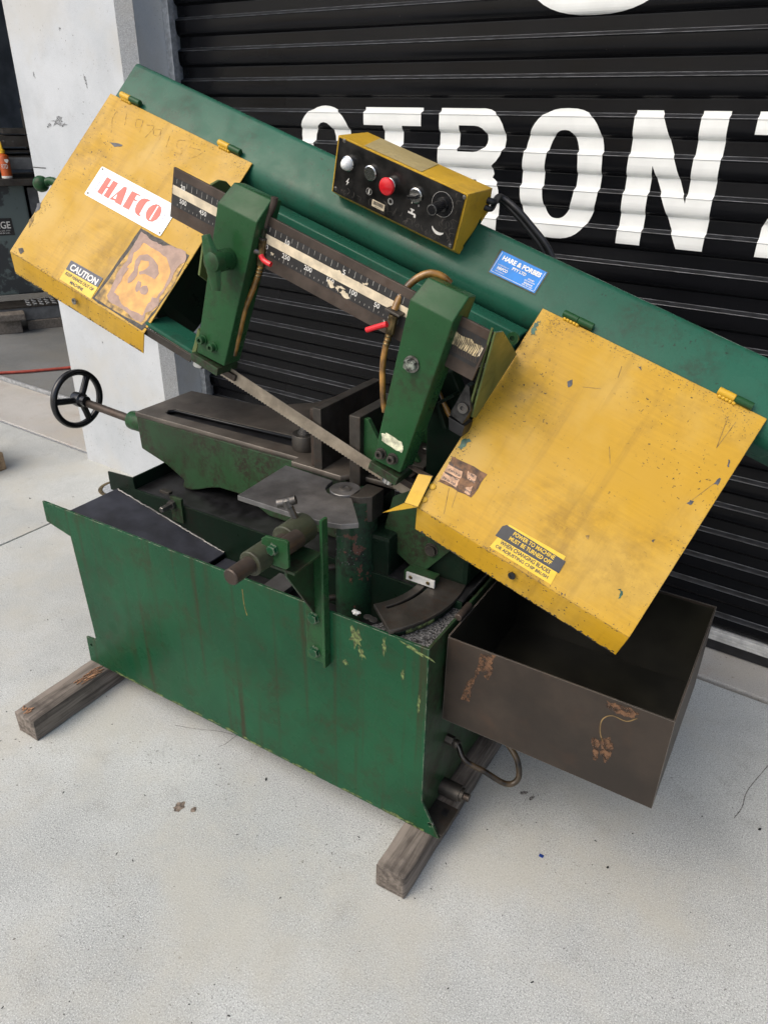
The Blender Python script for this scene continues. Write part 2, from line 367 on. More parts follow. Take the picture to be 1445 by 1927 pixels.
def make_concrete(name, a, c2, seedloc, speck=.6, bump=.5, stain=(.2, .18, .15), wear=.4):
    m, nt, b = mat_base(name); n = N(nt)
    c = n.mix(n.ramp(n.noise(1.7, 6, .62, n.map(loc=seedloc)), .34, .66), a, c2)
    c = n.mix(n.ramp(n.noise(9, 6, .68, n.map(loc=seedloc)), .52, .78, 0, wear), c, stain)
    c = n.mix(n.ramp(n.noise(260, 4, .75), .45, .68, 0, speck), c, tuple(v * .38 for v in a))
    c = n.mix(n.ramp(n.noise(90, 4, .7, n.map(loc=(6, 3, 8))), .48, .75, 0, speck * .4), c, tuple(v * .6 for v in a))
    c = n.mix(n.ramp(n.noise(4, 7, .7, n.map(loc=(2, 9, 4))), .46, .72, 0, .35), c, tuple(v * .72 for v in a))
    c = n.mix(n.ramp(n.noise(380, 3, .7, n.map(loc=(3, 3, 3))), .50, .68, 0, speck), c, tuple(min(1, v * 1.55) for v in c2))
    c = n.mix(n.mul(n.ramp(n.noise(110, 2, .6, n.map(loc=(5, 5, 1))), .66, .70), n.ramp(n.noise(5, 5, .6, n.map(loc=(1, 1, 6))), .45, .65)), c, (.09, .085, .08))
    c = n.mix(n.ramp(n.noise(2.3, 6, .65, n.map(loc=(9, 9, 9))), .44, .68, 0, .6), c, tuple(v * k for v, k in zip(c2, (.90, .84, .74))))
    c = n.mix(n.ramp(n.noise(55, 3, .6, n.map(loc=(7, 1, 2))), .755, .775, 0, .85), c, (.05, .045, .04))
    c = n.mix(n.ramp(n.noise(21, 4, .6, n.map(loc=(1, 8, 2))), .74, .78, 0, .5), c, (.09, .075, .06))
    nt.links.new(c, b.inputs['Base Color']); b.inputs['Roughness'].default_value = .8
    n.bump(n.noise(260, 4, .65), b, bump, .0012); return m
CONC = make_concrete('slab_concrete', (.385, .397, .385), (.505, .518, .50), (2, 5, 0), speck=.8)
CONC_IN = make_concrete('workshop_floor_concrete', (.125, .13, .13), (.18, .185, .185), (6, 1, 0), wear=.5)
CONC_EDGE = make_concrete('apron_concrete', (.38, .365, .34), (.47, .455, .43), (1, 9, 0), stain=(.30, .19, .13), wear=.75)
PILLAR = make_concrete('precast_concrete', (.44, .465, .485), (.54, .56, .58), (4, 4, 4), speck=.15, bump=.15, stain=(.40, .41, .42), wear=.55)
ROUGHCONC = make_concrete('pitted_concrete', (.36, .37, .375), (.46, .47, .475), (4, 7, 4), speck=.7, bump=.9)
def make_wood(name, a, b2, axis):
    m, nt, b = mat_base(name); n = N(nt)
    sc = {'y': (70, 3.0, 70), 'x': (3.0, 70, 70)}[axis]
    f = n.noise(1.0, 8, .68, n.map(sc), .6)
    c = n.mix(n.ramp(f, .3, .7), a, b2)
    c = n.mix(n.ramp(n.noise(9, 6, .65), .5, .75, 0, .7), c, tuple(v * .45 for v in a))
    c = n.mix(n.mul(n.edge(.004), .35), c, (.22, .19, .16))
    nt.links.new(c, b.inputs['Base Color']); b.inputs['Roughness'].default_value = .85
    n.bump(f, b, .8, .0025); return m
WOOD = make_wood('weathered_hardwood', (.065, .052, .042), (.26, .22, .185), 'y')
WOOD_TAN = make_wood('tan_timber', (.20, .13, .075), (.36, .26, .16), 'x')
WOOD_GREY = make_wood('grey_pallet_timber', (.11, .095, .08), (.2, .175, .15), 'y')
def make_blotchy():
    m, nt, b = mat_base('peeling_machine_paint'); n = N(nt)
    c = n.mix(n.ramp(n.noise(3.4, 6, .62), .5, .53), (.035, .04, .043), (.10, .13, .125))
    nt.links.new(c, b.inputs['Base Color']); b.inputs['Roughness'].default_value = .5; return m
PEEL = make_blotchy()

# ------------------------------------------------------------------ ground
bm = bmesh.new(); add_box(bm, -90, 90, -90, 60, -.40, -.03)
ground = link('ground', from_bm(bm, 'ground'), W, CONC, kind='structure', label='concrete yard sub base under the slabs')
box('concrete_slab', (-2.595, 9, -9, 2.006, -.2, 0), CONC, ground, BLD, bw=.004, label='pale grey concrete slab under the saw')
box('concrete_slab', (-12, -2.603, -9, 2.006, -.2, 0), CONC, ground, BLD, bw=.004, label='pale grey slab left of the joint')
box('concrete_apron', (-12, 9, 2.026, 2.42, -.2, 0), CONC_EDGE, ground, BLD, bw=.006, label='stained strip of concrete along the doorway')
box('steel_edge', (-12, -2.95, 2.0055, 2.0265, -.1, -.006), GALV, ground, BLD, bw=.001)
box('steel_edge', (-12, -3.0, 2.424, 2.436, -.1, .022), GALV, ground, BLD, bw=.001)
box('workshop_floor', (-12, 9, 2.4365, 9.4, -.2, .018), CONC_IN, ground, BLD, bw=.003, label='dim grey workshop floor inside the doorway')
# steel drain cover beside the joint
dr = empty('drain_cover', (-2.56, 1.95, 0), 'round steel drain cover set in the slab behind the saw base', 'drain cover')
lathe('ring', [(.07, 0), (.07, .003), (.085, .003), (.085, 0)], (-2.56, 1.945, .0005), (0, 0, 1), BRASS, dr, n=36)
lathe('lid', [(.066, 0), (.066, .0025)], (-2.56, 1.945, .0005), (0, 0, 1), GALV, dr, n=36)

# ------------------------------------------------------------------ building
pl = empty('concrete_pillar', BLD @ Vector((-2.66, 2.1, 0)), 'pale precast concrete pillar between the dark doorway and the black roller door', 'pillar')
PR_X = -2.345
prism('shaft', [(-3.018, 1.967), (PR_X - .045, 1.967), (PR_X, 2.005), (PR_X, 2.42), (-3.018, 2.42)], -.02, 3.8, PILLAR, pl, BLD, bw=.004)
prism('chamfer', [(PR_X - .0445, 1.965), (PR_X + .0015, 2.004), (PR_X + .0005, 2.006), (PR_X - .046, 1.9668)], 0, 3.79, ROUGHCONC, pl, BLD, bw=0)
box('crack', (-3.016, -2.93, 1.9655, 1.9665, 1.297, 1.3), SOOT, pl, BLD, bw=0)
for i, (x, z, sx, sz) in enumerate(((-2.80, 1.47, .035, .012), (-2.77, 1.455, .02, .008), (-2.86, 1.45, .012, .006), (-2.6, 1.60, .004, .02), (-2.5, .78, .004, .006), (-2.62, .86, .004, .005), (-2.75, .62, .004, .005), (-2.70, 1.76, .006, .004), (-2.9, 1.62, .004, .01))):
    plate('scuff_mark', [blob(x, z, sx, sz, .2, 16, i + 3, .6)], 0, .0006, SCUFF, pl, BLD @ XZ @ Matrix.Translation((0, 0, -1.967)))
box('doorway_post', (-3.05, -3.021, 2.45, 2.62, .0, 3.6), GREYPOST, None, BLD, label='dark grey steel post at the doorway behind the pillar', cat='post', kind='thing')

SHD = 2.18; PITCH = .0924; RIB0 = 1.522     # a rib's upper edge at this height
def prof(z):
    """depth of the corrugated curtain at height z, inwards positive"""
    t = ((RIB0 - z) / PITCH) % 1.0; pts = ((0, .0145), (.008, .0141), (.018, .0125), (.075, .0005), (.088, -.0012), (.10, -.0017), (.112, -.0012), (.125, -.0002), (.135, 0), (.145, 0), (.33, 0), (.40, .0006), (.47, .0018), (.53, .0038), (.575, .0068), (.605, .0105), (.63, .0138), (.645, .0147), (.66, .0145), (.67, .0145), (.985, .0145), (1, .0145))
    for (a, b), (c, d) in zip(pts, pts[1:]):
        if a <= t <= c: return b + (d - b) * (t - a) / (c - a)
KN = (0, .008, .018, .075, .088, .10, .112, .125, .135, .145, .33, .40, .47, .53, .575, .605, .63, .645, .66, .67, .985)
def rib_levels(z0, z1):
    out = []; k0 = int((RIB0 - z1) / PITCH) - 2
    for k in range(k0, k0 + int((z1 - z0) / PITCH) + 5):
        for t in KN:
            z = RIB0 - (k + t) * PITCH
            if z0 < z < z1: out.append(z)
    return sorted(out)
rs = empty('roller_shutter', BLD @ Vector((-.2, 2.2, 0)), 'black corrugated roller shutter door with big white letters', 'roller door')
bm = bmesh.new(); zs = [.068] + rib_levels(.068, 3.3) + [3.3]; x0, x1 = -2.5, 3.0; prev = None
for z in zs:
    y = SHD + prof(z); row = [bm.verts.new((x0 + (x1 - x0) * i / 6, y, z)) for i in range(7)]
    if prev:
        for i in range(6): bm.faces.new((prev[i], prev[i + 1], row[i + 1], row[i]))
    prev = row
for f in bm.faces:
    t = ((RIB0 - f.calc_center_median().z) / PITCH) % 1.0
    f.material_index = 2 if (t < .018 or .088 <= t < .115) else (1 if t < .088 else 0)  # painted sky highlights go on rib edges and up-facing steps
bmesh.ops.solidify(bm, geom=bm.faces[:], thickness=-.001)
cme = from_bm(bm, 'curtain')
for m_ in (SHUTTER, RIB_SHEEN, RIB_GLINT): cme.materials.append(m_)
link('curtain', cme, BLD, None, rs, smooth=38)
def curtain_shape(name, outlines, parent):
    bm = fill(outlines)
    zs_ = [v.co.y for v in bm.verts]; lo, hi = min(zs_), max(zs_)
    for z in rib_levels(lo, hi):
        bmesh.ops.bisect_plane(bm, geom=bm.verts[:] + bm.edges[:] + bm.faces[:], plane_co=(0, z, 0), plane_no=(0, 1, 0), dist=1e-6)
    for v in bm.verts: v.co = Vector((v.co.x, SHD + prof(v.co.y) - .0012, v.co.y))
    bmesh.ops.recalc_face_normals(bm, faces=bm.faces)
    return link(name, from_bm(bm, name), BLD, LETTER, parent)
def se(cx, cz, rx, rz, p=2.6, n=48):
    o = []
    for i in range(n):
        t = 2 * math.pi * i / n; c, s = math.cos(t), math.sin(t)
        o.append((cx + rx * math.copysign(abs(c) ** (2 / p), c), cz + rz * math.copysign(abs(s) ** (2 / p), s)))
    return o
# the letters of the painted word, in the plane of the curtain
LT, LB = [(-0.9309,1.5291)][0][1], [(-0.6281,1.2004)][0][1]
cO = [(-0.8516,1.5266),(-0.8050,1.1961),(-0.9684,1.2987),(-0.7322,1.4388)]
oc = (cO[2][0] + cO[3][0]) / 2; ow = (cO[3][0] - cO[2][0]) / 2; om = (LT + LB) / 2; oh = (LT - LB) / 2
curtain_shape('letter_o', [se(oc, om, ow, oh + .003), se(oc, om, ow - .069, oh - .05, 2.4)], rs)
nN = [(-0.6604,1.5230),(-0.5934,1.5225),(-0.4951,1.3141),(-0.4915,1.5228),(-0.4278,1.5227),(-0.4315,1.1982),(-0.5030,1.1978),(-0.5923,1.4007),(-0.5982,1.1981),(-0.6657,1.1964)]
n0, n1, n2, n3, n4, n5, n6, n7, n8, n9 = [p[0] for p in nN]
nl = (n0 + n9) / 2; nr = (n4 + n5) / 2
curtain_shape('letter_n', [[(nl, LT), (nl + .068, LT), (nr - .066, nN[2][1]), (nr - .066, LT), (nr, LT), (nr, LB), (nr - .068, LB), (nl + .067, nN[7][1]), (nl + .067, LB), (nl, LB)]], rs)
tS = [(-1.5261,1.5244),(-1.3128,1.5230),(-1.4529,1.4739),(-1.3821,1.4730)]
curtain_shape('letter_t', [[(tS[0][0], LT), (tS[1][0], LT), (tS[1][0], LT - .05), (tS[3][0], LT - .05), (tS[3][0], LB), (tS[2][0], LB), (tS[2][0], LT - .05), (tS[0][0], LT - .05)]], rs)
rR = [(-1.2497,1.5225),(-1.0758,1.5243),(-1.0295,1.4358),(-1.1334,1.4824),(-1.1888,1.3700)]
ra, rb = rR[0][0], rR[2][0]; rm = (LT + LB) / 2 + .005
def arc(cx, cz, rx, rz, a0, a1, n=10): return [(cx + rx * math.cos(math.radians(a0 + (a1 - a0) * i / n)), cz + rz * math.sin(math.radians(a0 + (a1 - a0) * i / n))) for i in range(n + 1)]
qh = (LT - rm) / 2
curtain_shape('letter_r', [[(ra, LT)] + arc(rb - .075, LT - qh, .075, qh, 90, -60) + [(rb - .03, rm - .012)] + arc(rb - .065, rm - .065, .06, .05, 60, 0, 5) + [(rb - .005, LB), (rb - .066, LB), (rb - .07, rm - .06), (rb - .09, rm - .03), (ra + .068, rm - .03), (ra + .068, LB), (ra, LB)],
    [(ra + .068, LT - .045)] + arc(rb - .1, LT - qh, .042, qh - .045, 90, -90) + [(ra + .068, rm + .045)]], rs)
sS = [(-1.6856,1.5290),(-1.7896,1.4634),(-1.5841,1.4676)]
sa, sb = sS[1][0], sS[2][0]; sm = (sa + sb) / 2
curtain_shape('letter_s', [arc(sm, LT - .085, (sb - sa) / 2, .088, 0, 180, 18) + arc(sm, LT - .085, (sb - sa) / 2, .10, 180, 250, 6) + [(sm + .02, LT - .25)] + arc(sm, LB + .08, .105, .08, 10, -180, 12) +
    [(sm - .035, LB + .085)] + arc(sm, LB + .085, .035, .035, 180, 360, 8) + arc(sm - .0, LT - .10, .045, .055, 250, 180, 5) + arc(sm, LT - .10, .042, .055, 180, 0, 10)], rs)
tx = [(-0.3645,1.4986),(-0.2915,1.3069),(-0.2954,1.1975)]
curtain_shape('letter_part', [[(tx[0][0], LT), (tx[0][0] + .26, LT), (tx[0][0] + .26, LT - .05), (tx[2][0] + .10, LB + .05), (tx[0][0] + .26, LB + .05), (tx[0][0] + .26, LB), (tx[2][0] - .005, LB), (tx[2][0] - .005, LB + .07), (tx[0][0] + .16, LT - .05), (tx[0][0], LT - .05)]], rs)
aC = [(-0.9882,1.7820),(-0.7771,1.7424),(-0.6288,1.7640)]
curtain_shape('round_letter_part', [se((aC[0][0] + aC[2][0]) / 2, aC[1][1] + .16, .21, .16, 2.5), se((aC[0][0] + aC[2][0]) / 2, aC[1][1] + .17, .14, .11, 2.4)], rs)
# bottom rail: ribbed aluminium, dark strip put in for the shaded gap under it
bm = bmesh.new()
for i in range(6): add_box(bm, -2.31, 3, SHD - .012 + .001 * (i % 2), SHD + .016, .045 + i * .0052, .045 + i * .0052 + .0046)
add_box(bm, -2.31, 3, SHD - .009, SHD + .014, .044, .078)
link('bottom_rail', from_bm(bm, 'bottom_rail'), BLD, ALU, rs)
box('gap_shade_strip', (-2.31, 3, SHD - .002, SHD + .012, .004, .0435), RUBBER_SHADE, rs, BLD)  # black strip standing in for the shade under the rail
gr = box('guide_rail', (PR_X + .001, PR_X + .030, SHD - .05, SHD - .022, 0, 3.4), GALV, rs, BLD, bw=.002)
box('guide_web', (PR_X + .001, PR_X + .006, SHD - .0215, SHD + .06, 0, 3.4), GALV, gr, BLD, bw=.001)
# the rest of the front, above and beside the picture, and the dark workshop behind
def wall(name, b, mat, label): return box(name, b, mat, None, BLD, bw=.01, label=label, cat='wall', kind='thing')
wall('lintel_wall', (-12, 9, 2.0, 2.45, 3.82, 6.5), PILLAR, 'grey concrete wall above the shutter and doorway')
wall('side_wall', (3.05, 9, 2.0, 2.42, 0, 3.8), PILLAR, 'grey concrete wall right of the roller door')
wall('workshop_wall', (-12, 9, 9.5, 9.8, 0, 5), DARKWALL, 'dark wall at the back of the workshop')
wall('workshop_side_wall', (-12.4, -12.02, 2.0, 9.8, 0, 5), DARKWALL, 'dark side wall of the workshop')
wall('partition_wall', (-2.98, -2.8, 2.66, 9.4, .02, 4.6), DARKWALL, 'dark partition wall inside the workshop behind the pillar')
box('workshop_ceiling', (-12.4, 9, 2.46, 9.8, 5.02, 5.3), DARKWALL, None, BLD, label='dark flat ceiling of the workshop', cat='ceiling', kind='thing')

# ------------------------------------------------------------------ inside the doorway
LA = frame((-5.42, 3.55, .018), (.5, .866, 0), (-.866, .5, 0), (0, 0, 1))     # along the lathe, away from us, up
la = empty('metal_lathe', LA @ Vector((.1, .3, .1)), 'old dark metalworking lathe with peeling grey paint inside the doorway', 'lathe')
box('cabinet', (-.9, .16, .02, .55, .22, 1.0), PEEL, la, LA, bw=.012)
box('cabinet_door', (.18, .62, .05, .55, .22, .98), GREYPOST, la, LA, bw=.01)
box('chip_tray', (-.95, .9, -.08, .62, 1.0, 1.045), STEEL_DARK, la, LA, bw=.004)
bm = bmesh.new()
for (z0, z1, y) in ((1.16, 1.19, .06), (1.21, 1.225, .09), (1.25, 1.32, .05)): add_box(bm, -.9, .26, y, .5, z0, z1)
link('bed', from_bm(bm, 'bed'), LA, STEEL_DARK, la)
box('apron', (.0, .27, .03, .2, 1.1, 1.18), GREYPOST, la, LA, bw=.006)
box('saddle', (.09, .6, .02, .45, 1.335, 1.365), STEEL_DARK, la, LA, bw=.004)
box('headstock', (.27, .75, .0, .5, 1.06, 1.33), GREYPOST, la, LA, bw=.02)
box('tool_post', (.25, .36, .08, .2, 1.37, 1.50), STEEL_DARK, la, LA, bw=.005)
lathe('tool_post_handle', [(.012, 0), (.012, .1), (.02, .1), (.02, .13)], (.27, .12, 1.42), (0, 0, 1), STEEL_DARK, la, LA)
lathe('dial', [(.062, 0), (.062, .012), (.052, .012), (.05, .008), (.03, .008), (.03, .03), (.012, .05)], (.33, -.001, 1.2), (0, -1, 0), STEEL, la, LA)
for i in range(3): cyl('bolt', .007, (.03 + i * .06, .05, 1.285), (.03 + i * .06, .042, 1.285), STEEL, la, LA, n=10)
sg = plate('name_plate', [[(-.3, .655), (.037, .655), (.032, .775), (-.3, .775)]], -.003, 0, LABEL_BLACK, la, LA @ frame((0, .018, 0), (1, 0, 0), (0, 0, 1), (0, -1, 0)))
lettering('lettering', [('FRINGE'[2:], -.045, .728, .05, .125)], LA @ frame((0, .013, 0), (1, 0, 0), (0, 0, 1), (0, -1, 0)), PRINT_WHITE, sg, .0)
lettering('small_print', [('ENG. CO. PTY', -.04, .688, .009, .10), ('MADE IN U.K.', -.045, .672, .009, .10)], LA @ frame((0, .013, 0), (1, 0, 0), (0, 0, 1), (0, -1, 0)), PRINT_WHITE, sg, .0)
# low chequered step and its timbers
st = empty('tread_step', LA @ Vector((.1, -.1, .1)), 'chequer plate step on timber blocks at the foot of the lathe', 'step')
box('tread_plate', (-.30, .75, -.22, .01, .165, .18), STEEL_DARK, st, LA, bw=.002)
bm = bmesh.new()
for i in range(14):
    for j in range(5):
        M = Matrix.Translation((.02 + i * .045, -.20 + j * .045, .1815)) @ Matrix.Rotation(math.radians(45 if (i + j) % 2 else -45), 4, 'Z') @ Matrix.Diagonal((.036, .008, .004, 1))
        bmesh.ops.create_cube(bm, size=1, matrix=M)
link('tread_pattern', from_bm(bm, 'tread_pattern'), LA, GALV, st, kind='stuff')
box('step_side', (-.30, .75, -.215, -.17, .07, .164), GREYPOST, st, LA, bw=.003)
box('timber_bearer', (-.02, .8, -.23, -.1, 0, .069), WOOD_GREY, st, LA, bw=.004)
for i, (b, lb) in enumerate((((-.24, -.05, -.30, -.12, 0, .10), 'grey timber offcut on the floor at the left end of the step'), ((-.22, -.03, -.34, -.16, .101, .15), 'weathered timber offcut lying on another block by the lathe step'), ((-.52, -.26, -.25, -.05, 0, .12), 'dark timber block in the shadow at the left of the lathe step'))):
    box('timber_offcut', b, WOOD_GREY, None, LA @ Matrix.Rotation(.05 * (i - 1), 4, 'Z'), bw=.008, label=lb, cat='timber block', group='timber offcuts by the lathe')
# bottle of cutting oil on the lathe tray
bo = empty('oil_bottle', LA @ Vector((.06, .0, 1.046)), 'orange squeeze bottle with a yellow nozzle on the lathe tray', 'bottle')
lathe('bottle_body', [(.033, 0), (.036, .004), (.036, .14), (.033, .152), (.016, .16), (.016, .165)], (.06, -.03, 1.0465), (0, 0, 1), ORANGE, bo, LA, n=28)
lathe('bottle_base_band', [(.0363, 0), (.0366, .002), (.0366, .014), (.0363, .016)], (.06, -.03, 1.049), (0, 0, 1), PRINT_WHITE, bo, LA, n=28)
lathe('nozzle', [(.018, 0), (.018, .02), (.009, .024), (.006, .06), (.003, .075)], (.06, -.03, 1.212), (0, 0, 1), YEL_CAP, bo, LA)
BF = LA @ frame((.06, -.0675, 1.05), (1, 0, 0), (0, 0, 1), (0, -1, 0))
lettering('bottle_lettering', [('RTD', -.006, .078, .028, .042)], BF, PRINT_WHITE, bo, 0)
plate('bottle_shield', [[(.0, .125), (.026, .125), (.026, .112), (.013, .098), (.0, .112)]], 0, .0005, PRINT_WHITE, bo, BF)
hp = [(-4.4330,2.5611),(-4.4182,2.6242),(-4.3115,2.7378),(-4.2000,2.8830),(-4.1211,2.9934)]
tube('air_hose', [(x, y, .030) for x, y in hp], .009, AIRHOSE, None, W, label='red air hose lying across the workshop floor', cat='hose')
bx0 = empty('parts_bin', (-3.52, 2.92, .018), 'dark steel parts bin with a red item in it behind the pillar', 'bin')
box('bin_body', (-3.42, -3.1, 2.6, 2.9, .10, .22), STEEL_DARK, bx0, BLD, bw=.004)
box('bin_rim', (-3.43, -3.09, 2.59, 2.91, .221, .235), GREYPOST, bx0, BLD, bw=.003)
box('red_item', (-3.36, -3.14, 2.64, 2.86, .2355, .25), RED, bx0, BLD, bw=.004)
box('timber_pallet', (-3.42, -3.08, 2.56, 2.9, .0185, .098), WOOD_GREY, None, BLD, bw=.006, label='low grey timber pallet block under the parts bin', cat='pallet')

# ------------------------------------------------------------------ timbers
def timber(x0, x1, y0, y1, z1, label, grp, seed):
    bm = bmesh.new(); add_box(bm, x0, x1, y0, y1, 0, z1)
    bmesh.ops.subdivide_edges(bm, edges=[e for e in bm.edges if abs(e.verts[0].co.y - e.verts[1].co.y) > .2], cuts=14, use_grid_fill=True)
    bev(bm, .006, 2)
    rnd = random.Random(seed)
    for v in bm.verts: v.co += Vector((rnd.uniform(-.0018, .0018), rnd.uniform(-.002, .002), rnd.uniform(-.0015, .0) if v.co.z > .03 else 0))
    return link('timber_bearer', from_bm(bm, 'timber_bearer'), W, WOOD, None, label=label, cat='timber', group=grp, smooth=40)
tl = timber(-1.612, -1.534, .776, 1.62, .0715, 'weathered hardwood bearer under the left end of the saw base, torn splinters on top', 'timbers under the saw', 1)
tr = timber(-.541, -.468, .902, 1.66, .0715, 'weathered hardwood bearer under the right end of the saw base below the drain plug', 'timbers under the saw', 2)
SPL = plain('fresh_splintered_wood', (.36, .19, .1), .7, var=.4, scale=200, bump=.4)
bm = bmesh.new()
for i in range(16):
    x = random.uniform(-1.57, -1.54); y = random.uniform(.93, 1.0); l = random.uniform(.02, .06)
    add_tube(bm, [(x, y, .072), (x + .004, y + l * .6, .0745), (x + .008, y + l, .0725)], .0013, 4, 2)
for i in range(10):
    x = random.uniform(-1.60, -1.57); y = random.uniform(.782, .80)
    add_tube(bm, [(x, y, .071), (x + random.uniform(-.01, .01), y + .012, .0735)], .0016, 4, 2)
link('splinters', from_bm(bm, 'splinters'), W, SPL, tl, kind='stuff')
for i, b in enumerate(((-3.42, -3.155, 1.60, 1.80, 0, .088), (-3.44, -3.175, 1.61, 1.80, .0885, .172))):
    box('timber_block', b, WOOD_TAN, None, W, bw=.005, label=('tan timber block on the ground at the far left, lower of two', 'tan timber block at the far left stacked on another')[i], cat='timber block', group='tan blocks at the left edge')

# ------------------------------------------------------------------ the saw: base
SAW = empty('bandsaw', (-1.03, 1.26, .0725), 'old green metal cutting bandsaw with yellow wheel covers and raised arm', 'bandsaw')
YF = 1.027
fp = plate('front_panel', [[(-1.672, .583), (-1.672, .522), (-1.580, .503), (-1.562, .165), (-1.606, .160), (-1.608, .073), (-.452, .073), (-.500, .163), (-.504, .587)], circle(-.476, .105, .006, 12)[::-1], circle(-1.59, .135, .006, 12)[::-1]], -YF - .006, -YF, GREEN_PANEL, SAW, XZ, bw=.0012)
sp_ = box('side_panel', (-.510, -.504, YF + .0065, 1.50, .085, .586), GREEN_DIRTY, SAW, bw=.001)
box('back_panel', (-1.56, -.511, 1.494, 1.50, .085, .60), GREEN_DIRTY, SAW)
box('end_panel', (-1.560, -1.554, YF + .0065, 1.49, .085, .50), GREEN_DIRTY, SAW)
box('base_floor', (-1.553, -.511, YF + .0065, 1.49, .40, .404), OIL_SHADE_BLACK, SAW)
for x0, x1 in ((-.536, -.448), (-1.612, -1.53)):
    for y0, y1 in ((YF + .007, 1.12), (1.40, 1.49)):
        box('foot_plate', (x0, x1, y0, y1, .0725, .0785), STEEL_DARK, SAW, bw=.001)
for q in [(1.0958,0.0680)]: box('bolt_hole', (-.478, -.464, q[0] - .01, q[0] + .01, .0784, .0791), OIL_SHADE_BLACK, SAW, bw=0)
dy, dz = 1.108, .118
lathe('drain_plug', [(.021, 0), (.021, .05), (.017, .051), (.017, .058), (.009, .059), (.009, .072)], (-.505, 1.14, .105), (1, 0, 0), STEEL_DARK, SAW)
ho = tube('drain_hose', [(-.50, 1.145, .253), (-.475, 1.143, .25)] + [(p[0], 1.13 + .012 * k, p[1]) for k, p in enumerate([(-0.4484,0.2282),(-0.4030,0.2074),(-0.3659,0.1856),(-0.3449,0.1814),(-0.3355,0.2005),(-0.3508,0.2377),(-0.3890,0.2647),(-0.4228,0.2832),(-0.4427,0.3203),(-0.4494,0.3712)])], .0068, HOSE_DARK, SAW)
cyl('hose_fitting', .012, (-.506, 1.145, .253), (-.486, 1.145, .252), STEEL_DARK, ho, n=6)
lathe('hose_clamp', [(.0095, 0), (.0105, .002), (.0105, .010), (.0095, .012)], (-.484, 1.144, .2515), (1, -.1, -.1), STEEL_DARK, ho)
# trough sheets
prism('chip_chute', [(-1.577, .577), (-1.19, .497), (-1.19, .493), (-1.577, .573)], YF + .007, 1.194, TROUGH, SAW, axes='xzy', bw=0)
bm = bmesh.new(); rw = random.Random(2); add_tube(bm, [(-1.57 + .38 * k / 60, 1.1925 + rw.uniform(-.0008, .0008), .5775 - .0802 * k / 60 + rw.uniform(-.001, .001)) for k in range(61)], .0026, 6, 1)
link('weld_seam', from_bm(bm, 'weld_seam'), W, STEEL_GREY, SAW, smooth=60)
box('trough_floor', (-1.19, -.511, YF + .007, 1.194, .462, .466), OIL_SHADE_BLACK, SAW)
box('trough_step', (-1.187, -1.10, YF + .007, 1.194, .466, .482), TROUGH, SAW)
box('cross_bar', (-1.005, -.945, YF + .01, 1.19, .487, .502), STEEL_GREY, SAW)
bm = bmesh.new(); add_prism(bm, [(-1.553, .566), (-1.606, .566), (-1.606, .622), (-1.505, .628), (-1.503, .594), (-.515, .594), (-.515, .40), (-1.553, .40)], 1.195, 1.20, 'xzy'); bev(bm, .002)
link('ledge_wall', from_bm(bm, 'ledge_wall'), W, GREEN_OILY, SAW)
box('ledge', (-1.505, -.515, 1.2005, 1.49, .585, .594), OIL_SHADE_BLACK, SAW, bw=.004)
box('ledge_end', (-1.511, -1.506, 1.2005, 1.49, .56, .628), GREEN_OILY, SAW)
prism('corner_shelf', [(-.66, YF + .0065), (-.5105, YF + .0065), (-.5105, 1.20), (-.535, 1.20)], .570, .575, SWARF, SAW, bw=0)
bm = bmesh.new()
for i in range(420):
    t = random.random(); x = -.515 - random.random() ** 1.5 * .12; y = YF + .012 + random.random() * .16
    if x < -.66 + (y - YF) * .75: continue
    bmesh.ops.create_icosphere(bm, subdivisions=1, radius=random.uniform(.0007, .002), matrix=Matrix.Translation((x, y, .5755)))
link('swarf', from_bm(bm, 'swarf'), W, STEEL_GREY, SAW, kind='stuff')
for (x, y, r) in [(-0.6969,1.0529)][:0] or ():
    pass
LP = [('XX', 0)]
# old lime paint showing through on the front panel and splashes
FX = XZ @ Matrix.Translation((0, 0, -YF))
for i, (x, z, sx, sz, an) in enumerate(((-.675, .545, .012, .022, .1), (-.66, .51, .007, .014, .3), (-.605, .555, .004, .02, 0), (-.54, .575, .036, .0045, -.25), (-.56, .50, .003, .012, 0), (-.52, .44, .003, .02, 0), (-.70, .47, .006, .006, 0))):
    plate('old_paint', [blob(x, z, sx, sz, an, 20, i + 20, .55)], 0, .0004, LIME, fp, FX)
for i, pts in enumerate((((-.98, .555), (-.978, .51), (-.972, .485)), ((-.79, .44), (-.79, .33), (-.786, .24)))):
    if i: continue
    bm = strokes_bm([pts], .0018, .0004); link('scratch', from_bm(bm, 'scratch'), FX, SCRATCH, fp)
bm = bmesh.new()
rn = random.Random(4)
for i in range(70):
    x = rn.uniform(-1.5, -.46); p = blob(x, .0775 + rn.uniform(-.002, .004), rn.uniform(.004, .016), rn.uniform(.0015, .004), 0, 8, i, .5)
    vs = [bm.verts.new((a, max(b, .0735), .0005 + i * 1e-6)) for a, b in p]
    try: bm.faces.new(vs)
    except Exception: pass
link('worn_lower_edge', from_bm(bm, 'worn_lower_edge'), FX, LIME, fp, kind='stuff')

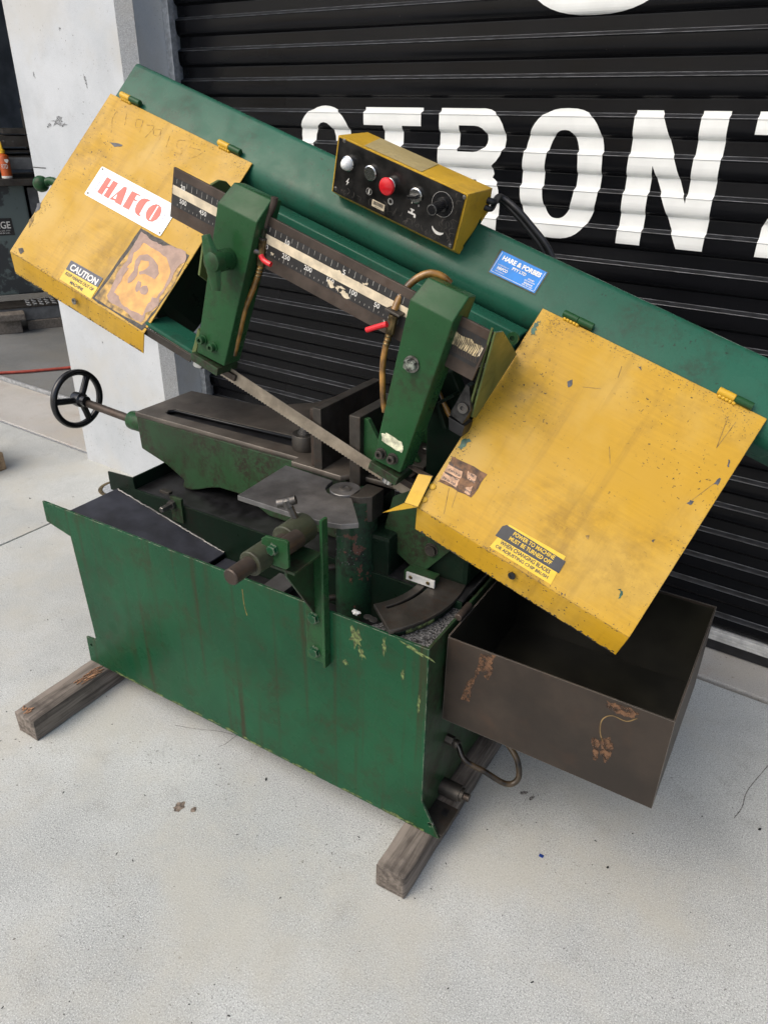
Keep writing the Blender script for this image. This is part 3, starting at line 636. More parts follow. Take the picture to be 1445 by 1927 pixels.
# ------------------------------------------------------------------ vise bed, jaws, table
ZT = .785; VY = 1.272
bm = bmesh.new()
add_prism(bm, [(-1.548, .772), (-1.545, .678), (-1.455, .652), (-1.393, .621), (-1.400, .596), (-1.372, .596), (-1.338, .607), (-1.30, .622), (-1.264, .632), (-1.203, .633), (-1.15, .62), (-1.1, .596), (-.86, .596), (-.86, .772)], VY, 1.50, 'xzy'); bev(bm, .004, 2)
vb = link('vise_bed', from_bm(bm, 'vise_bed'), W, GREEN_DIRTY, SAW)
slot = [(-1.475, 1.312), (-1.462, 1.306), (-1.05, 1.318), (-1.05, 1.374), (-1.475, 1.347), (-1.484, 1.330)]
plate('bed_top', [[(-1.549, VY - .001), (-.998, VY - .001), (-.998, 1.245), (-.855, 1.241), (-.835, 1.27), (-.72, 1.27), (-.72, 1.74), (-1.16, 1.74), (-1.188, 1.607), (-1.291, 1.502), (-1.548, 1.484)], slot[::-1]], .7725, ZT, BED, vb, W, bw=.0012)
plate('slot_shade_liner', [slot, [(x * .9985 - .0019, 1.332 + (y - 1.332) * .95) for x, y in slot][::-1]], .7727, .7845, OIL_SHADE_BLACK, vb)  # dark lining added for the shade on the slot's inner walls
plate('slot_shade_floor', [[(-1.486, 1.305), (-1.045, 1.305), (-1.045, 1.378), (-1.486, 1.378)]], .7721, .7724, OIL_SHADE_BLACK, vb)  # slot floor painted near black, its shade put into the colour
# handwheel and its screw
hwp = lathe('screw_boss', [(.026, 0), (.027, .002), (.027, .05), (.026, .055)], (-1.545, 1.30, .742), (-1, 0, 0), GREEN, SAW)
cyl('lead_screw', .0115, (-1.60, 1.30, .742), (-1.80, 1.295, .758), STEEL_BROWN, SAW)
bm = bmesh.new(); WC = Vector((-1.812, 1.29, .764)); rad = .078; pr_ = []
for i in range(48):
    t = 2 * math.pi * i / 48; c = WC + Vector((0, math.cos(t), math.sin(t))) * rad
    pr_.append([bm.verts.new(c + Vector((math.sin(k) * .0105, math.cos(t) * math.cos(k) * .009, math.sin(t) * math.cos(k) * .009))) for k in [2 * math.pi * j / 12 for j in range(12)]])
for i in range(48):
    A_, B_ = pr_[i], pr_[(i + 1) % 48]
    for j in range(12): bm.faces.new((A_[j], B_[j], B_[(j + 1) % 12], A_[(j + 1) % 12]))
bmesh.ops.recalc_face_normals(bm, faces=bm.faces)
hw = link('handwheel', from_bm(bm, 'handwheel'), W, BLACK, SAW, smooth=60)
for k in range(3):
    t = math.radians(172 + 120 * k); d = Vector((0, math.cos(t), math.sin(t)))
    bm = bmesh.new(); add_tube(bm, [WC + Vector((.012, 0, 0)) + d * .012, WC + Vector((.006, 0, 0)) + d * .045, WC + d * .074], .0095, 12, 3)
    link('spoke', from_bm(bm, 'spoke'), W, BLACK, hw, smooth=60)
lathe('hub', [(.012, -.012), (.020, -.008), (.022, .01), (.021, .022), (.016, .026), (.015, .04)], WC, (1, 0, -.0), BLACK, hw)
# jaws
mj = box('moving_jaw', (-.931, -.909, 1.245, 1.50, ZT + .0005, .932), STEEL_DARK, SAW, bw=.002)
box('jaw_back_plate', (-.944, -.9315, 1.252, 1.49, ZT + .0005, .925), STEEL_BROWN, mj, bw=.002)
jb = [(-1.0164,1.3155)][0]
jbo = lathe('jaw_boss', [(.031, 0), (.032, .003), (.032, .036), (.030, .039)], (jb[0], jb[1] + .01, ZT + .0004), (0, 0, 1), STEEL_DARK, mj)
lathe('boss_bolt', [(.017, 0), (.017, .004), (.013, .005), (.013, .009), (.010, .01), (.010, .026)], (jb[0], jb[1] + .01, ZT + .0395), (0, 0, 1), STEEL, jbo, n=12, smooth=20)
fj = box('fixed_jaw', (-.834, -.806, 1.245, 1.50, .70, .935), STEEL_DARK, SAW, bw=.003)
box('jaw_base', (-.8055, -.70, 1.345, 1.56, ZT + .0005, .806), STEEL_DARK, fj, bw=.003)
for y in (1.26, 1.36, 1.47): prism('gusset', [(-.8055, .807), (-.8055, .928), (-.795, .928), (-.72, .807)], y, y + .012, GREEN, fj, axes='xzy', bw=.001)
cyl('base_bolt', .009, (-.735, 1.42, .8062), (-.735, 1.42, .82), STEEL, fj, n=16)
# table plate with round notch
ttp = [(-.985, 1.042), (-.995, 1.222), (-.857, 1.214), (-.8555, 1.19), (-.848, 1.172), (-.832, 1.158), (-.81, 1.152), (-.789, 1.158), (-.775, 1.165), (-.702, 1.081), (-.727, 1.058), (-.765, 1.047), (-.82, 1.044), (-.826, 1.052), (-.836, 1.051), (-.838, 1.042)]
prism('table_plate', ttp, .773, ZT - .0005, STEEL_GREY, SAW, bw=.0015)
pd = lathe('pivot_disc', [(.034, 0), (.034, .013), (.033, .014)], (-.812, 1.196, .770), (0, 0, 1), STEEL_GREY, SAW, n=36)
lathe('pivot_bolt', [(.015, 0), (.015, .001), (.0125, .0012), (.0125, .0025), (.0065, .0026), (.0062, .0005)], (-.812, 1.196, ZT - .0008), (0, 0, 1), STEEL, pd, n=24, smooth=20)
prism('pivot_block', [(-.785, 1.172), (-.762, 1.176), (-.742, 1.195), (-.742, 1.244), (-.785, 1.244)], .722, .784, STEEL_DARK, SAW, bw=.002)
co = lathe('pivot_column', [(.050, 0), (.050, .14), (.047, .15), (.046, .305)], (-.79, 1.21, .464), (0, 0, 1), GREEN_COL, SAW, n=40)
for z in (.495, .58): cyl('grub_screw', .0075, (-.835, 1.185, z), (-.852, 1.168, z), STEEL_DARK, co, n=14)
box('column_web', (-.775, -.70, 1.20, 1.30, .465, .69), GREEN_OILY, SAW, bw=.01)
bm = bmesh.new()
for i in range(260):
    t = random.uniform(2.6, 5.6); h = random.random() ** 2 * .22; r = .0475
    bmesh.ops.create_icosphere(bm, subdivisions=1, radius=random.uniform(.0006, .0018), matrix=Matrix.Translation((-.79 + r * math.cos(t), 1.21 + r * math.sin(t), .47 + h)))
link('stuck_swarf', from_bm(bm, 'stuck_swarf'), W, STEEL_GREY, co, kind='stuff')
# bed front bracket with bolt
bb = [(-1.3223,0.6351),(-1.2967,0.5784),(-1.2666,0.5935),(-1.2713,0.6537)]
br = box('stop_bracket', (-1.362, -1.322, 1.188, 1.196, .545, .616), GREEN_DIRTY, SAW, bw=.001)
cyl('stop_bolt', .008, (-1.352, 1.19, .596), (-1.352, 1.145, .596), STEEL, br, n=6)
lathe('stop_nut', [(.013, 0), (.013, .01)], (-1.352, 1.1875, .596), (0, -1, 0), STEEL, br, n=6, smooth=10)
box('stop_finger', (-1.395, -1.362, 1.186, 1.20, .618, .626), STEEL_DARK, br, bw=.001)
# mitre quadrant
def sector(r0, r1, a0, a1, n=18):
    c = (-.81, 1.20)
    return [(c[0] + r1 * math.cos(math.radians(a0 + (a1 - a0) * i / n)), c[1] + r1 * math.sin(math.radians(a0 + (a1 - a0) * i / n))) for i in range(n + 1)] + \
           [(c[0] + r0 * math.cos(math.radians(a1 + (a0 - a1) * i / n)), c[1] + r0 * math.sin(math.radians(a1 + (a0 - a1) * i / n))) for i in range(n + 1)]
qd = plate('mitre_quadrant', [sector(.184, .281, -39, 60), sector(.202, .210, -33, 30)[::-1]], .590, .600, STEEL_DARK, SAW, W, bw=.001)
plate('quadrant_rim', [sector(.268, .277, -36, 60)], .577, .5895, GREEN_OILY, qd, W)
plate('rim_paint', [sector(.2772, .2778, -31, -16)], .578, .589, LIME, qd, W)
pt = prism('pointer_bracket', [(-.663, .592), (-.590, .592), (-.590, .62), (-.663, .62)], 1.205, 1.235, GREEN_DIRTY, SAW, axes='xzy')
box('pointer', (-.655, -.585, 1.1995, 1.2045, .602, .621), ALU, pt, bw=.001)
for x in (-.643, -.60): cyl('pointer_screw', .0045, (x, 1.1995, .612), (x, 1.1965, .612), BRASS, pt, n=12)
gb = prism('arm_bracket', [(-0.7144,0.7737),(-0.7421,0.6606),(-0.6390,0.5995),(-0.5736,0.6796),(-0.5058,0.7632),(-0.6030,0.8465)], 1.236, 1.245, GREEN_DIRTY, SAW, axes='xzy')
gbp = [(-0.6139,0.6737)][0]
lathe('bracket_bolt', [(.016, 0), (.016, .002), (.012, .0022), (.012, .009)], (gbp[0], 1.2358, gbp[1]), (0, -1, 0), STEEL_DARK, gb, n=20)
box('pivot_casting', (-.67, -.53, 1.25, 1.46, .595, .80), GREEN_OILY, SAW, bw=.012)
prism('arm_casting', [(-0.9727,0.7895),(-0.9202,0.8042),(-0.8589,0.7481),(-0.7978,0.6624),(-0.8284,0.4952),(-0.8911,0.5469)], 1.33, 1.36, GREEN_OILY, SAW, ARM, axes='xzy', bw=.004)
for i, pts in enumerate(([(-0.9601,0.7849),(-0.9535,0.7883),(-0.8769,0.7000),(-0.8846,0.6956)], [(-0.9407,0.7110),(-0.8913,0.7770),(-0.8866,0.7719),(-0.9378,0.7033)])):
    prism('casting_rib', pts, 1.30, 1.3295, GREEN_OILY, SAW, ARM, axes='xzy', bw=.002)
# stop rod on the front panel
RX, RZ = -.808, .762
sb_ = prism('stop_bar', [(-.795, .45), (-.746, .45), (-.746, .727), (-.786, .727), (-.795, .66)], YF - .0105, YF - .0005, GREEN, SAW, axes='xzy')
box('bar_flange', (-.7455, -.739, YF - .020, YF - .0005, .448, .812), GREEN, sb_)
prism('bar_gusset', [(YF - .011, .575), (YF - .011, .728), (.93, .728), (.93, .716)], -.775, -.769, GREEN_DIRTY, sb_, axes='yzx')
box('bar_shelf', (-.806, -.746, .925, YF - .011, .7285, .7345), GREEN_DIRTY, sb_)
for z in (.565, .475): lathe('bar_bolt', [(.015, 0), (.015, .002), (.0115, .0022), (.0115, .009), (.010, .0095)], (-.772, YF - .011, z), (0, -1, 0), GREEN_PANEL, sb_, n=6, smooth=15)
def ring_tube(name, r0, r1, y0, y1, mat, parent):
    return lathe(name, [(r0, 0), (r1 - .002, 0), (r1, .002), (r1, y1 - y0 - .002), (r1 - .002, y1 - y0), (r0, y1 - y0)], (RX, y0, RZ), (0, 1, 0), mat, parent, n=36)
cyl('stop_rod', .0165, (RX, .818, RZ), (RX, 1.045, RZ), STEEL_BROWN, SAW, n=32, ch=.002)
c1 = ring_tube('rod_collar', .0168, .0255, .872, .935, OLIVE_OILY, SAW)
c2 = ring_tube('rod_sleeve', .0168, .0305, .975, 1.046, OLIVE_OILY, SAW)
lathe('wing_screw', [(.007, 0), (.007, .03), (.013, .031), (.013, .045), (.009, .048)], (RX - .006, 1.02, RZ + .028), (-.35, -.15, 1), STEEL, c2, n=16)
ws = Vector((RX - .019, 1.012, RZ + .065))
bm = bmesh.new(); add_tube(bm, [ws + Vector((-.016, -.009, -.004)), ws, ws + Vector((.016, .009, .006))], .0095, 10, 3); link('wing', from_bm(bm, 'wing'), W, STEEL, c2, smooth=60)
cp = prism('clamp_plate', [(-0.8091,0.7989),(-0.8009,0.8061),(-0.7530,0.8110),(-0.7470,0.8084),(-0.7474,0.7539),(-0.7540,0.7481),(-0.8066,0.7467),(-0.8115,0.7511)], .910, .917, GREEN, SAW, axes='xzy')
cpb = [(-0.7806,0.7851)][0]
lathe('clamp_bolt', [(.013, 0), (.013, .002), (.0105, .0022), (.0105, .009), (.009, .010)], (cpb[0], .9095, cpb[1]), (0, -1, 0), GREEN_PANEL, cp, n=6, smooth=15)
cyl('clamp_tube', .0185, (cpb[0], .918, cpb[1] - .012), (cpb[0], .985, cpb[1] - .012), STEEL_BROWN, cp)

# ------------------------------------------------------------------ the saw: arm
NC = -.583
# bow: a rolled box beam
bm = bmesh.new()
bow_sec = [(1.626, NC - .13)] + [(1.674 - .048 * math.cos(t), NC - .0525 + .048 * math.sin(t)) for t in [math.pi / 2 * k / 6 for k in range(7)]] + [(1.762 + .014 * math.sin(t), NC - .0185 + .014 * math.cos(t)) for t in [math.pi / 2 * k / 5 for k in range(6)]] + [(1.776, NC - .13)]
bow_sec = [(w_, n_ if k in (0, len(bow_sec) - 1) or w_ < 1.674 - 1e-6 else n_) for k, (w_, n_) in enumerate(bow_sec)]
add_prism(bm, bow_sec, -2.092, .35, 'yzx')
bow = link('bow_beam', from_bm(bm, 'bow_beam'), TILT, GREEN_BEAM, SAW, smooth=40)
for v in bow.data.vertices: pass
bpl = [(-0.9816,1.7379),(-0.8719,1.7373),(-0.8713,1.6867),(-0.9803,1.6852)]
# lower rail of the bow
bm = bmesh.new(); add_prism(bm, [(1.436, .856), (1.488, .856), (1.488, .8985), (1.436, .8985)], -1.618, -.846, 'yzx'); bev(bm, .005, 3)
link('bow_rail', from_bm(bm, 'bow_rail'), ARM, GREEN_BEAM, SAW, smooth=40)
box('rail_web', (-1.61, -.85, 1.4785, 1.60, .868, .874), GREEN_OILY, SAW, ARM)
# wheel housings behind the covers
for x0, x1 in ((-2.075, -1.633), (-.80, -.40)):
    bm = bmesh.new(); add_prism(bm, rrect(x0, x1, 1.225, 1.636, .06), NC - .17, NC - .006); bev(bm, .004)
    link('wheel_housing', from_bm(bm, 'wheel_housing'), TILT, GREEN_OILY, SAW)
def cover(x0, x1, y0, y1, seed):
    bm = bmesh.new(); t = .0022
    add_prism(bm, [(x0, y0), (x1, y0), (x1, y1), (x0, y1)], NC - t, NC)
    # the lower lip hangs straight down, square with the arm when it is level
    lo = VU * -.056 + Vector((0, .006, 0)); l3 = Vector((0, lo.dot(VW), lo.dot(VN))); th = Vector((0, Vector((0, 1, 0)).dot(VW), Vector((0, 1, 0)).dot(VN))) * t
    A0, A1 = Vector((x0, y0, NC)), Vector((x1, y0, NC))
    q = [A0, A1, A1 + l3 + Vector((-.002, 0, 0)), A0 + l3 + Vector((.012, 0, 0))]
    vs = [bm.verts.new(p - Vector((0, .0002, .0))) for p in q] + [bm.verts.new(p + th - Vector((0, .0002, 0))) for p in q]
    for f in ((0, 1, 2, 3), (7, 6, 5, 4), (0, 4, 5, 1), (1, 5, 6, 2), (2, 6, 7, 3), (3, 7, 4, 0)): bm.faces.new([vs[i] for i in f])
    bmesh.ops.recalc_face_normals(bm, faces=bm.faces); bev(bm, .0007, 1)
    return link('wheel_cover', from_bm(bm, 'wheel_cover'), TILT, YELLOW, SAW)
CL = cover(-2.106, -1.628, 1.191, 1.669, 1); CL['label'] = 'yellow wheel cover at the raised end with a white sign'
CR = cover(-.838, -.357, 1.181, 1.665, 2); CR['label'] = 'yellow wheel cover at the low end over the tray'
for c, segs in ((CL, [(-2.0707,1.6747),(-2.0027,1.6773),(-1.7383,1.6763),(-1.6687,1.6764)]), (CR, [(-0.7940,1.6728),(-0.7266,1.6719),(-0.4584,1.6706),(-0.3900,1.6702)])):
    for i in (0, 2):
        (xa, ya), (xb, yb) = segs[i], segs[i + 1]; xm = (xa + xb) / 2; yc = (ya + yb) / 2 + .001
        swap = (c is CR and i == 0)
        h = cyl('hinge', .0075, (xa, yc, NC + .004), (xm - .0005, yc, NC + .004), YELLOW_BOX if not swap else GREEN, c, TILT, n=14)
        cyl('hinge_knuckle', .0078, (xm, yc, NC + .004), (xb, yc, NC + .004), GREEN, h, TILT, n=14)
        bm = bmesh.new()
        for k in range(5): bmesh.ops.create_icosphere(bm, subdivisions=2, radius=.0045, matrix=Matrix.Translation((xa + .008 + k * .007, yc - .008, NC + .001)))
        link('weld', from_bm(bm, 'weld'), TILT, YELLOW_BOX, h, smooth=60)
# lip fixings
LIPF = lambda x: None
for c, px in ((CL, [(-1.8615,0.5544)][0]), (CR, [(-0.6018,0.5521)][0])):
    yq = 1.189 if c is CL else 1.184
    lathe('lip_screw', [(.008, 0), (.008, .002), (.004, .0021), (.004, .0005)], (px[0], yq, px[1]), (0, -1, 0), SCREW if c is CL else OIL_SHADE_BLACK, c, ARM, n=16, smooth=20)

# sign on the left cover
ZS = NC + .0004
sgn = plate('name_sign', [rrect(-2.001, -1.737, 1.4105, 1.4935, .004)], ZS, ZS + .0012, SIGN_WHITE, CL, TILT)
zl = ZS + .0016
def pw_shapes(name, polys, mat, parent, z=None):
    bm = bmesh.new()
    for p in polys: join_bm(bm, fill([p]), Matrix.Translation((0, 0, z if z is not None else zl)))
    return link(name, from_bm(bm, name), TILT, mat, parent)
pw_shapes('lettering', [
  [(-1.9685,1.4755),(-1.9527,1.4748),(-1.9523,1.4297),(-1.9694,1.4304)], [(-1.9460,1.4753),(-1.9291,1.4751),(-1.9294,1.4295),(-1.9463,1.4302)], [(-1.9523,1.4543),(-1.9451,1.4571),(-1.9449,1.4529),(-1.9519,1.4501)],
  [(-1.9074,1.4750),(-1.8990,1.4761),(-1.8955,1.4700),(-1.8853,1.4297),(-1.9062,1.4297),(-1.9135,1.4510)], [(-1.9074,1.4750),(-1.9135,1.4510),(-1.9188,1.4359),(-1.9209,1.4307),(-1.9255,1.4294)], [(-1.9196,1.4360),(-1.9090,1.4374),(-1.9071,1.4328),(-1.9204,1.4309)],
  [(-1.8801,1.4746),(-1.8509,1.4752),(-1.8508,1.4730),(-1.8617,1.4709),(-1.8607,1.4603),(-1.8511,1.4597),(-1.8512,1.4574),(-1.8607,1.4559),(-1.8575,1.4294),(-1.8790,1.4291)],
  [(-1.8162,1.4751),(-1.8187,1.4724),(-1.8235,1.4698),(-1.8259,1.4594),(-1.8245,1.4409),(-1.8244,1.4333),(-1.8160,1.4305),(-1.8168,1.4292),(-1.8273,1.4281),(-1.8366,1.4314),(-1.8428,1.4381),(-1.8467,1.4479),(-1.8464,1.4596),(-1.8434,1.4677),(-1.8361,1.4730),(-1.8266,1.4754)]], SIGN_RED, sgn)
oo = [(-1.7975,1.4741),(-1.7887,1.4757),(-1.7800,1.4730),(-1.7732,1.4648),(-1.7697,1.4531),(-1.7722,1.4415),(-1.7787,1.4323),(-1.7883,1.4287),(-1.7975,1.4305),(-1.8053,1.4364),(-1.8100,1.4457),(-1.8105,1.4570),(-1.8064,1.4665)]
oi = [(-1.7918,1.4724),(-1.7879,1.4722),(-1.7865,1.4338),(-1.7912,1.4326)]
bm = fill([oo, oi[::-1]]); bmesh.ops.translate(bm, verts=bm.verts, vec=(0, 0, zl)); link('letter_o', from_bm(bm, 'letter_o'), TILT, SIGN_RED, sgn)
bd = [(-1.9796,1.4838),(-1.8016,1.4841),(-1.7830,1.4831),(-1.7684,1.4746),(-1.7592,1.4599),(-1.7597,1.4426),(-1.7692,1.4286),(-1.7822,1.4221),(-1.7994,1.4210),(-1.9795,1.4218)]
bm = strokes_bm([[bd[0], bd[1]], bd[1:9], [bd[8], bd[9]], [bd[9], bd[0]]], .0013, zl); link('sign_border', from_bm(bm, 'sign_border'), TILT, SIGN_PURPLE, sgn)
for x, y in ((-1.994, 1.487), (-1.993, 1.417), (-1.744, 1.417)): lathe('rivet', [(.003, 0), (.0025, .0012), (.001, .0018)], (x, y, ZS + .0012), (0, 0, 1), SCREW, sgn, TILT, n=12)
# glue patch with a dark edge where a label was torn away
plate('torn_label_dark_edge', [rag([(-1.7981,1.4047),(-1.6384,1.4056),(-1.6306,1.3198),(-1.6368,1.1944),(-1.8102,1.1962)], .0015, 7, 3)], ZS, ZS + .0002, SOOT, CL, TILT)
plate('torn_label_edge', [rag([(-1.7899,1.3841),(-1.6376,1.3880),(-1.6304,1.3125),(-1.6433,1.2030),(-1.8009,1.2009)], .002, 6, 5)], ZS + .0003, ZS + .0005, TANNED, CL, TILT)
GLZ = [(-1.7908,1.3969),(-1.7741,1.3982),(-1.7595,1.3919),(-1.7355,1.3934),(-1.7158,1.3930),(-1.6969,1.4037),(-1.6756,1.4058),(-1.6531,1.4085),(-1.6424,1.3990),(-1.6378,1.3850),(-1.6463,1.3710),(-1.6468,1.3512),(-1.6428,1.3304),(-1.6426,1.3044),(-1.6441,1.2809),(-1.6350,1.2660),(-1.6394,1.2540),(-1.6545,1.2332),(-1.6484,1.2200),(-1.6529,1.2080),(-1.6735,1.2071),(-1.7010,1.2127),(-1.7374,1.2139),(-1.7600,1.2123),(-1.7749,1.2214),(-1.7788,1.2527),(-1.7865,1.2889),(-1.7809,1.3183),(-1.7888,1.3445),(-1.7901,1.3672)]
HOL = [(-1.7684,1.3776),(-1.7425,1.3768),(-1.7153,1.3767),(-1.6894,1.3729),(-1.6587,1.3519),(-1.6523,1.3355),(-1.6489,1.3078),(-1.6514,1.2804),(-1.6558,1.2684),(-1.6631,1.2550),(-1.6579,1.2250),(-1.6962,1.2217),(-1.7278,1.2221),(-1.7462,1.2359),(-1.7631,1.2373),(-1.7652,1.2662),(-1.7720,1.2960),(-1.7675,1.3215),(-1.7765,1.3438),(-1.7704,1.3567)]
plate('glue_patch', [rag(GLZ, .0012, 3, 8), rag(HOL, .0012, 3, 9)[::-1]], ZS + .0006, ZS + .0009, GLUE, CL, TILT)
plate('amber_patch', [rag(HOL, .0006, 3, 9)], ZS + .00055, ZS + .0007, AMBER, CL, TILT)
for i, pts in enumerate(([(-1.7584,1.3459),(-1.7401,1.3581),(-1.7187,1.3553),(-1.6966,1.3464),(-1.6827,1.3302),(-1.6836,1.3134),(-1.7002,1.3150),(-1.7179,1.3128),(-1.7275,1.3048),(-1.7343,1.3113),(-1.7233,1.3200),(-1.7178,1.3360),(-1.7255,1.3437),(-1.7468,1.3383),(-1.7430,1.3203),(-1.7332,1.3020),(-1.7366,1.2804),(-1.7433,1.2738),(-1.7506,1.2834),(-1.7490,1.3074),(-1.7607,1.3282)],
        [(-1.7213,1.2913),(-1.7124,1.2925),(-1.7048,1.2798),(-1.7028,1.2874),(-1.6920,1.2911),(-1.6816,1.2849),(-1.6815,1.2718),(-1.6936,1.2674),(-1.7041,1.2736),(-1.7075,1.2653),(-1.7172,1.2703)], [(-1.6639,1.2741),(-1.6511,1.2774),(-1.6393,1.2703),(-1.6384,1.2578),(-1.6475,1.2547),(-1.6583,1.2639)], [(-1.7775,1.3033),(-1.7641,1.3066),(-1.7657,1.2825),(-1.7634,1.2638),(-1.7678,1.2565),(-1.7746,1.2681)])):
    plate('glue_spot', [rag(pts, .0008, 2, i)], ZS + .0008, ZS + .0011, GLUE, CL, TILT)
# caution sticker
ca = plate('caution_sticker', [[(-1.9246,1.2509),(-1.8131,1.2531),(-1.8107,1.1944),(-1.9242,1.1964)]], ZS, ZS + .0005, STICK_YEL, CL, TILT)
plate('sticker_band', [[(-1.9246,1.2509),(-1.8131,1.2531),(-1.8120,1.2275),(-1.9234,1.2249)]], ZS + .0006, ZS + .0008, NAVY, ca, TILT)
(cx0, cy0), (cx1, cy1) = (-1.925, 1.195), (-1.811, 1.252)
lettering('lettering', [('CAUTION', -1.868, 1.2375, .017, .094, 0, .03)], TILT, PRINT_WHITE, ca, ZS + .001)
lettering('small_lettering', [('KEEP HANDS OUT OF', -1.868, 1.217, .0085, .098, 0, .02), ('MACHINE', -1.868, 1.2035, .0085, .045, 0, .02)], TILT, CHARCOAL, ca, ZS + .001)
# scrawled number
hs = [[(-2.0570,1.6377),(-2.0568,1.6157),(-2.0434,1.5937)], [(-2.0257,1.6398),(-2.0117,1.6127)], [(-1.9729,1.6429),(-1.9891,1.6387),(-1.9791,1.6211),(-1.9644,1.6274),(-1.9704,1.6439),(-1.9600,1.6129)], [(-1.9529,1.6377),(-1.9305,1.6418),(-1.9362,1.6068)], [(-1.9091,1.6428),(-1.9259,1.6357),(-1.9167,1.6233),(-1.9033,1.6291),(-1.9076,1.6435),(-1.8947,1.6193)], [(-1.8747,1.6387),(-1.8661,1.6102)], [(-1.8272,1.6458),(-1.8459,1.6377),(-1.8378,1.6225),(-1.8232,1.6235),(-1.8172,1.6112),(-1.8359,1.6073)], [(-1.8075,1.6357),(-1.7657,1.6407),(-1.7830,1.6146)]]
for h_ in hs: link('scrawled_digit', from_bm(strokes_bm([h_], .0014, ZS), 'scrawled_digit'), TILT, SCRAWL, CL)
# chips in the yellow paint
def chips(cov, lst):
    for i, (pts, m) in enumerate(lst): plate('paint_chip', [rag(pts, .0009 if m is not CHIPG else .0028, 3 if m is not CHIPG else 5, i)], ZS, ZS + .0002, m, cov, TILT)
chips(CL, [([(-2.0239,1.5552),(-2.0007,1.5636),(-1.9822,1.5651),(-1.9846,1.5596),(-2.0018,1.5521)], CHIPM), ([(-2.1137,1.3309),(-2.1036,1.3384),(-2.0974,1.3218),(-2.1026,1.3082)], CHIPM), ([(-2.0878,1.2069),(-2.0768,1.2149),(-2.0653,1.2094),(-2.0706,1.1986)], SOOT), ([(-2.1074,1.2837),(-2.1003,1.3010),(-2.0940,1.2844),(-2.0929,1.2655)], SCRATCH)])
chips(CR, [([(-0.7140,1.5525),(-0.7071,1.5624),(-0.7010,1.5504),(-0.7058,1.5428)], CHIPM), ([(-0.6103,1.6434),(-0.6053,1.6473),(-0.6016,1.6408)], CHIPM), ([(-0.4189,1.2485),(-0.4157,1.2523),(-0.4060,1.2377),(-0.4094,1.2343)], CHIPG), ([(-0.3977,1.4527),(-0.3950,1.4618),(-0.3892,1.4636),(-0.3894,1.4548)], CHIPM), ([(-0.3752,1.5094),(-0.3735,1.5247),(-0.3689,1.5257),(-0.3689,1.5119)], CHIPM), ([(-0.3729,1.5510),(-0.3763,1.5634),(-0.3732,1.5634),(-0.3682,1.5508)], CHIPM), ([(-0.8308,1.6057),(-0.8347,1.6290),(-0.8289,1.6395),(-0.8256,1.6211),(-0.8235,1.6057)], CHIPG), ([(-0.8322,1.3305),(-0.8294,1.3510),(-0.8170,1.3562),(-0.8198,1.3408),(-0.8229,1.3277)], CHIPG), ([(-0.5226,1.3036),(-0.5177,1.3096),(-0.5138,1.3002)], SCRATCH), ([(-0.4153,1.3592),(-0.4109,1.3654),(-0.4110,1.3583)], SOOT)])
link('scratches', from_bm(strokes_bm([[(-0.3950,1.4572),(-0.3737,1.5160)], [(-0.4057,1.5724),(-0.4010,1.6330)], [(-0.4057,1.5724),(-0.4177,1.6352)], [(-0.7819,1.1971),(-0.8017,1.2478)], [(-0.7754,1.2166),(-0.7856,1.2573)], [(-0.6811,1.5582),(-0.6486,1.5716)], [(-0.6320,1.6062),(-0.6378,1.6305)], [(-0.5749,1.4782),(-0.5564,1.4500)]], .0011, ZS), 'scratches'), TILT, SCRATCH, CR)
# dirt smudges along the edges, built as thin ragged films of grime flecks
def flecks(name, cov, spots_, seed):
    bm = bmesh.new(); rnd = random.Random(seed); k = 0
    for (x, y, sx, sy, ang, n_, s0) in spots_:
        for i in range(n_):
            a, b = rnd.gauss(0, sx), rnd.gauss(0, sy); px, py = x + a * math.cos(ang) - b * math.sin(ang), y + a * math.sin(ang) + b * math.cos(ang)
            x0, x1, y0, y1 = (-2.104, -1.63, 1.193, 1.667) if cov is CL else (-.836, -.359, 1.183, 1.663)
            if not (x0 < px < x1 and y0 < py < y1): continue
            r = s0 * rnd.uniform(.4, 1.3); t = rnd.uniform(0, 3); k += 1
            vs = [bm.verts.new((px + r * c * math.cos(t) - r * d * .6 * math.sin(t), py + r * c * math.sin(t) + r * d * .6 * math.cos(t), ZS + (k % 50) * 1e-6)) for c, d in ((1, 0), (.3, .9), (-.9, .5), (-.6, -.8), (.5, -.7))]
            bm.faces.new(vs)
    return link(name, from_bm(bm, name), TILT, SOOT, cov, kind='stuff')
flecks('grime_flecks', CR, [(-.825, 1.48, .012, .12, 0, 260, .0009), (-.80, 1.645, .02, .012, 0, 110, .001), (-.60, 1.655, .1, .006, 0, 200, .001), (-.40, 1.64, .03, .02, 0, 120, .001), (-.6, 1.184, .12, .003, 0, 120, .0014), (-.365, 1.3, .005, .15, 0, 80, .0009), (-.6, 1.42, .14, .14, 0, 70, .0008), (-.83, 1.32, .01, .05, 0, 120, .0013)], 5)
flecks('grime_flecks', CL, [(-2.09, 1.35, .008, .1, 0, 130, .0012), (-1.9, 1.193, .1, .003, 0, 110, .0015), (-1.87, 1.4, .13, .12, 0, 50, .0008), (-1.66, 1.645, .02, .015, 0, 90, .001), (-1.75, 1.660, .1, .006, 0, 110, .001), (-1.9, 1.50, .05, .005, 0, 60, .001)], 6)
